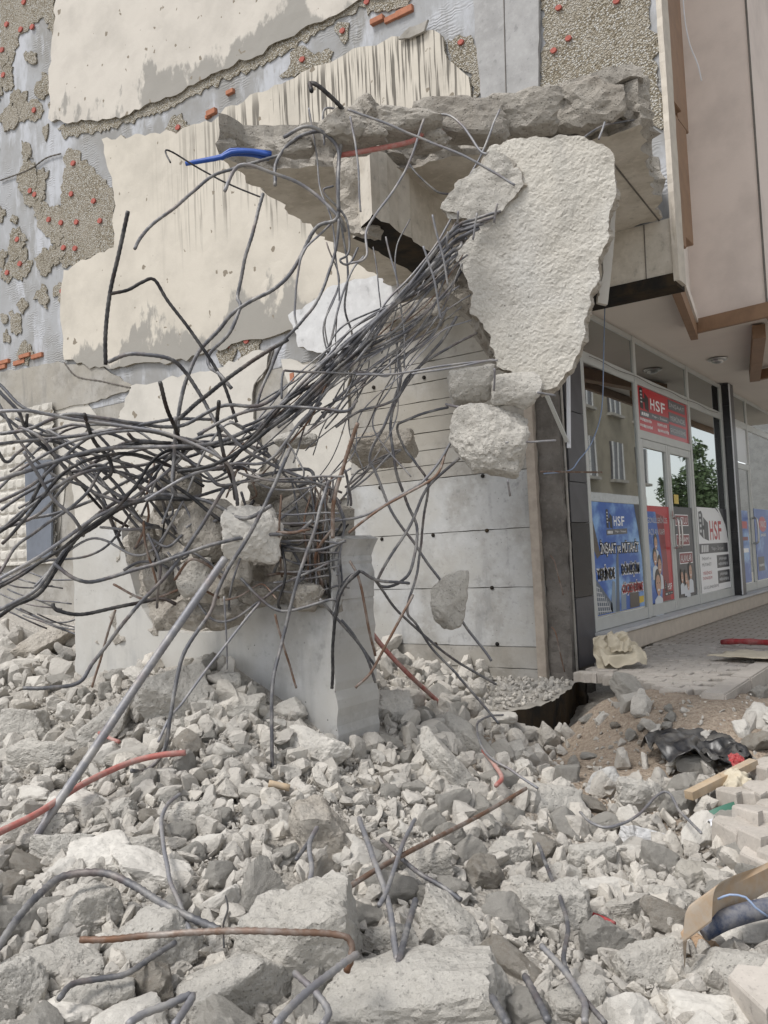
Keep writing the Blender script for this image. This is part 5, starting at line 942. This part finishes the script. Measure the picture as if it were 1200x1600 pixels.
# ---------------------------------------------------------------- litter by the pavement
def sheet(name, ctr, ux, uy, n, fn, m, parent=None, th=.004):
    """bent sheet: grid over u,v in -1..1, fn gives the height along the normal; thickened"""
    ctr, ux, uy = np.array(ctr), np.array(ux, float), np.array(uy, float); nn = np.cross(ux, uy); nn /= np.linalg.norm(nn); V = []
    for s in (0, 1):
        for i in range(n+1):
            for j in range(n+1):
                u, v = j/n*2-1, i/n*2-1; du, dv, h = fn(u, v); V.append(ctr+ux*(u+du)+uy*(v+dv)+nn*(h-s*th))
    N = (n+1)**2; Fc = []
    for i in range(n):
        for j in range(n):
            a = i*(n+1)+j; Fc.append((a, a+1, a+n+2, a+n+1)); Fc.append((N+a, N+a+n+1, N+a+n+2, N+a+1))
    rim = [j for j in range(n)]+[i*(n+1)+n for i in range(n)]+[n*(n+1)+j for j in range(n, 0, -1)]+[i*(n+1) for i in range(n, 0, -1)]
    for a, b in zip(rim, rim[1:]+rim[:1]): Fc.append((a, N+a, N+b, b))
    return mesh(name, V, Fc, M[m] if isinstance(m, str) else m, parent, None, m in ('bag', 'paper', 'film'))
def ridged(p, o=4): return 1-abs(noise.fractal(Vector(p), .8, 2.1, o))*1.6
def crumple(amp, s, seed, round_=.8):
    def f(u, v):
        r = math.hypot(u, v); k = 1-.25*max(0, r-round_); q = (u*s+seed, v*s, seed*.7)
        return (u*(k-1)+.10*fbm(q, 2), v*(k-1)+.10*fbm((q[0]+5, q[1], q[2]), 2), amp*(.55*ridged(q, 2)+.28*ridged((q[0]*2.3, q[1]*2.3, 4), 1)-.45*max(0, r-.45)))
    return f
bagc = G(1098, 1172, .05)
BG = empty('black_plastic_bag', bagc, 'crumpled black plastic bag lying on the brown soil', 'bag')
sheet('bag_body', G(1085, 1172, .03), Rt*.30, np.cross((0, 0, 1), Rt)*.30, 44, crumple(.15, .9, 4.2), 'bag', BG); sheet('bag_fold', G(1130, 1182, .04), Rt*.17, np.cross((0, 0, 1), Rt)*.2, 30, crumple(.13, 1.0, 9.1), 'bag', BG)
tag(sheet('red_scrap', G(1152, 1190, .13), Rt*.045, np.array((0, 0, 1))*.035+np.cross((0, 0, 1), Rt)*.05, 10, crumple(.03, 3, 2.), 'redcloth'), 'bright red scrap lying on the black plastic bag', 'scrap')
pc = onZ(968, 1040, .02)
PB = empty('kraft_paper_sack', pc, 'crumpled tan paper sack lying on the pavement by the shop corner', 'paper sack')
sheet('sack_body', pc+np.array((0, .05, .09)), Rt*.22, np.cross((0, 0, 1), Rt)*.16+np.array((0, 0, .10)), 40, crumple(.15, .8, 12.7), 'paper', PB, .003); sheet('sack_flap', pc+np.array((-.12, .0, .10)), Rt*.12, np.array((0, 0, .16))+np.cross((0, 0, 1), Rt)*.06, 30, crumple(.10, .9, 21.3), 'paper', PB, .003)
sheet('sack_mouth', pc+np.array((.0, .02, .2)), Rt*.11, np.array((0, 0, .09))+np.cross((0, 0, 1), Rt)*.07, 26, crumple(.10, .9, 31.3), 'paper', PB, .003)
tag(sheet('torn_paper', G(1150, 1226, .12), Rt*.085, np.cross((0, 0, 1), Rt)*.08+np.array((0, 0, .06)), 26, crumple(.08, 1.1, 7.7), 'paper', None, .003), 'torn cream paper scrap under the wooden plank', 'paper')
tag(sheet('torn_paper', G(1142, 1246, .10), Rt*.05-np.array((0, 0, .02)), np.cross((0, 0, 1), Rt)*.03, 16, crumple(.03, 2.2, 17.7), 'paper', None, .003), 'narrow torn cream paper strip beside the green strap', 'paper')
tag(sheet('plastic_film', G(1140, 1292, .08), Rt*.10, np.cross((0, 0, 1), Rt)*.10, 24, crumple(.05, 2.2, 3.3), 'film', None, .002), 'thin white plastic film lying among the loose pavers', 'film')
a, b = G(1076, 1243, .14), G(1178, 1192, .14); tag(beam('wooden_plank', a, b, .055, .045, M['wood']), 'clean wooden batten lying beside the black bag', 'plank')
gs = [G(1092, 1283, .05), G(1112, 1270, .09), G(1152, 1258, .10)]; tag(sheet('green_strap', (gs[0]+gs[2])/2, (gs[2]-gs[0])/2, np.cross((0, 0, 1), gs[2]-gs[0])*.06+np.array((0, 0, .018)), 14, lambda u, v: (0, 0, .03*(1-u*u)), 'green', None, .004), 'dark green plastic strap curving between pavers', 'strap')
# bent cardboard, blue pipe and cord
c0, c1, c2, c3, c4 = D(1068, 1492, 3.0), D(1075, 1440, 3.08), D(1105, 1418, 3.18), D(1150, 1400, 3.3), D(1225, 1362, 3.45)
cc = spline([c0, c1, c2, c3, c4], .02); upv = np.array((0, 0, .045)); bk = np.array((.06, .16, .02)); V = []
for p in cc:
    V += [p-upv, p+upv, p+upv*1.2+bk, p-upv+np.array((0, .006, 0)), p+upv-np.array((0, 0, .006)), p+upv*1.2+bk-np.array((0, 0, .006))]
Fc = []
for i in range(len(cc)-1):
    a = i*6; Fc += [(a, a+6, a+7, a+1), (a+1, a+7, a+8, a+2), (a+3, a+4, a+10, a+9), (a+4, a+5, a+11, a+10), (a, a+3, a+9, a+6), (a+2, a+8, a+11, a+5)]
tag(mesh('cardboard_sheet', V, Fc, M['card'], None, None, False), 'bent brown cardboard sheet folded among the rubble', 'cardboard')
tag(tube('blue_pipe', [D(1098, 1455, 3.2), D(1130, 1438, 3.22), D(1170, 1425, 3.25), D(1230, 1412, 3.3)], .037, M['bluepipe'], None, 14, .03, .0), 'dark blue plastic pipe beside the cardboard sheet', 'pipe')
tag(tube('pale_string', [D(1122, 1405, 3.15), D(1140, 1398, 3.13), D(1165, 1402, 3.12), D(1180, 1418, 3.1), D(1200, 1432, 3.1)], .0045, M['wire'], None, 6, .02, 0), 'pale blue string arching over the cardboard sheet', 'string')
tag(tube('hanging_wire', [onX(945, 482, -3.05), onX(943, 560, -3.05), onX(940, 640, -3.05), onX(925, 690, -3.05), onX(905, 718, -3.05), onX(890, 735, -3.08), onX(850, 740, -3.1)], .006, M['wire'], None, 6, .04, 0), 'pale blue wire hanging from the soffit before the shop window', 'wire')
tag(tube('rusty_rod', [onX(845, 737, -3.12), onX(940, 738, -3.0)], .009, M['barrust'], None, 7, .03, 0), 'thin rusty rod sticking out of the corner column', 'rod')
for x, y0, y1 in ((866, 868, 930), (868, 980, 1050)): tag(tube('rusty_wire', [onY(x-6, y0, YW-.06), onY(x, y0+8, YW-.10), onY(x+6, (y0+y1)/2, YW-.08), onY(x+14, y1, YW-.05)], .006, M['barrust'], None, 6, .03, 0), 'thin rusty tie wire curling off the corner column', 'wire', 'tie wires on the corner column')
# red wrapped bundle and cardboard flat on the far pavement
uc = onZ(1172, 1006, .05); tag(tube('red_umbrella', [uc+np.array((-.30, .10, 0)), uc+np.array((-.1, .03, .02)), uc+np.array((.12, -.02, .02)), uc+np.array((.4, -.12, .02))], .030, M['redcloth'], None, 9, .09, .25), 'folded red fabric bundle lying by the kerb', 'fabric')
tag(sheet('flat_cardboard', onZ(1185, 1022, .06), (.32, -.05, 0), (.08, .24, 0), 16, lambda u, v: (.1*fbm((u, v, 3), 2), .15*fbm((u*2, v, 8), 3), .02*fbm((u*2, v*2, 1), 2)), 'paper', None, .006), 'flattened cardboard piece hanging over the kerb', 'cardboard')
# loose interlocking pavers, some stacked
k = 0
for x, y, lift, rz in ((1160, 1200, .06, .2), (1190, 1190, .12, .5), (1150, 1232, .14, .3), (1192, 1226, .16, .1), (1180, 1262, .16, .4), (1150, 1285, .14, .35), (1192, 1300, .16, .2), (1196, 1330, .12, .5), (1165, 1216, .04, .9), (1215, 1250, .16, .3), (1225, 1330, .14, .6), (1210, 1190, .08, .1), (1178, 1322, .05, 1.2), (1200, 1530, .15, .3)):
    o = link('loose_paver', pme, G(x+12, y, lift)); o.scale = (1.15, 1.5, 1.35); o.rotation_euler = (rng.uniform(-.12, .12), rng.uniform(-.12, .12), YAW+rz*.6)
    tag(o, 'loose interlocking concrete paver dumped beside the soil hollow', 'paver', 'loose pavers'); k += 1

# crumbs lying on the footing ledge and on the broken edge of the pavement
def crumbs(pts, n, smin, smax, label, parent=None, seed=5):
    rs_ = np.random.RandomState(seed); Vs = []; Fs = []; off = 0; pr = [hullv(2000+i, 12, (1, .8, .65), 1) for i in range(12)]
    for k_ in range(n):
        x, y, z = pts(rs_); p = onZ(x, y, z)
        if p[1] > YW-.05: continue
        s = rs_.uniform(smin, smax)*topx(p)[2]/FPX/2; V, Fc = pr[rs_.randint(12)]; Vs.append((V*s)@rotm(rs_).T+p+np.array((0, 0, s*.4))); Fs.append(Fc+off); off += len(V)
    return tag(mesh('rubble_crumbs', np.concatenate(Vs), np.concatenate(Fs), M['gravel']), label, 'rubble', None, 'stuff')
def ledge_pts(r):
    x = r.uniform(640, 890); return x, r.uniform(1046, np.interp(x, (640, 700, 765, 820, 862, 893), (1130, 1122, 1112, 1104, 1090, 1070))), -.15
crumbs(ledge_pts, 900, 4, 15, 'grey crumbs strewn over the footing ledge'); crumbs(lambda r: (r.uniform(560, 760), r.uniform(1040, 1110), -.1), 120, 18, 44, 'broken stones heaped along the board-marked wall', seed=9)
crumbs(lambda r: (r.uniform(940, 1180), r.uniform(960, 1100)**1., .012), 0+60, 3, 7, 'stray crumbs on the pavement', seed=12)
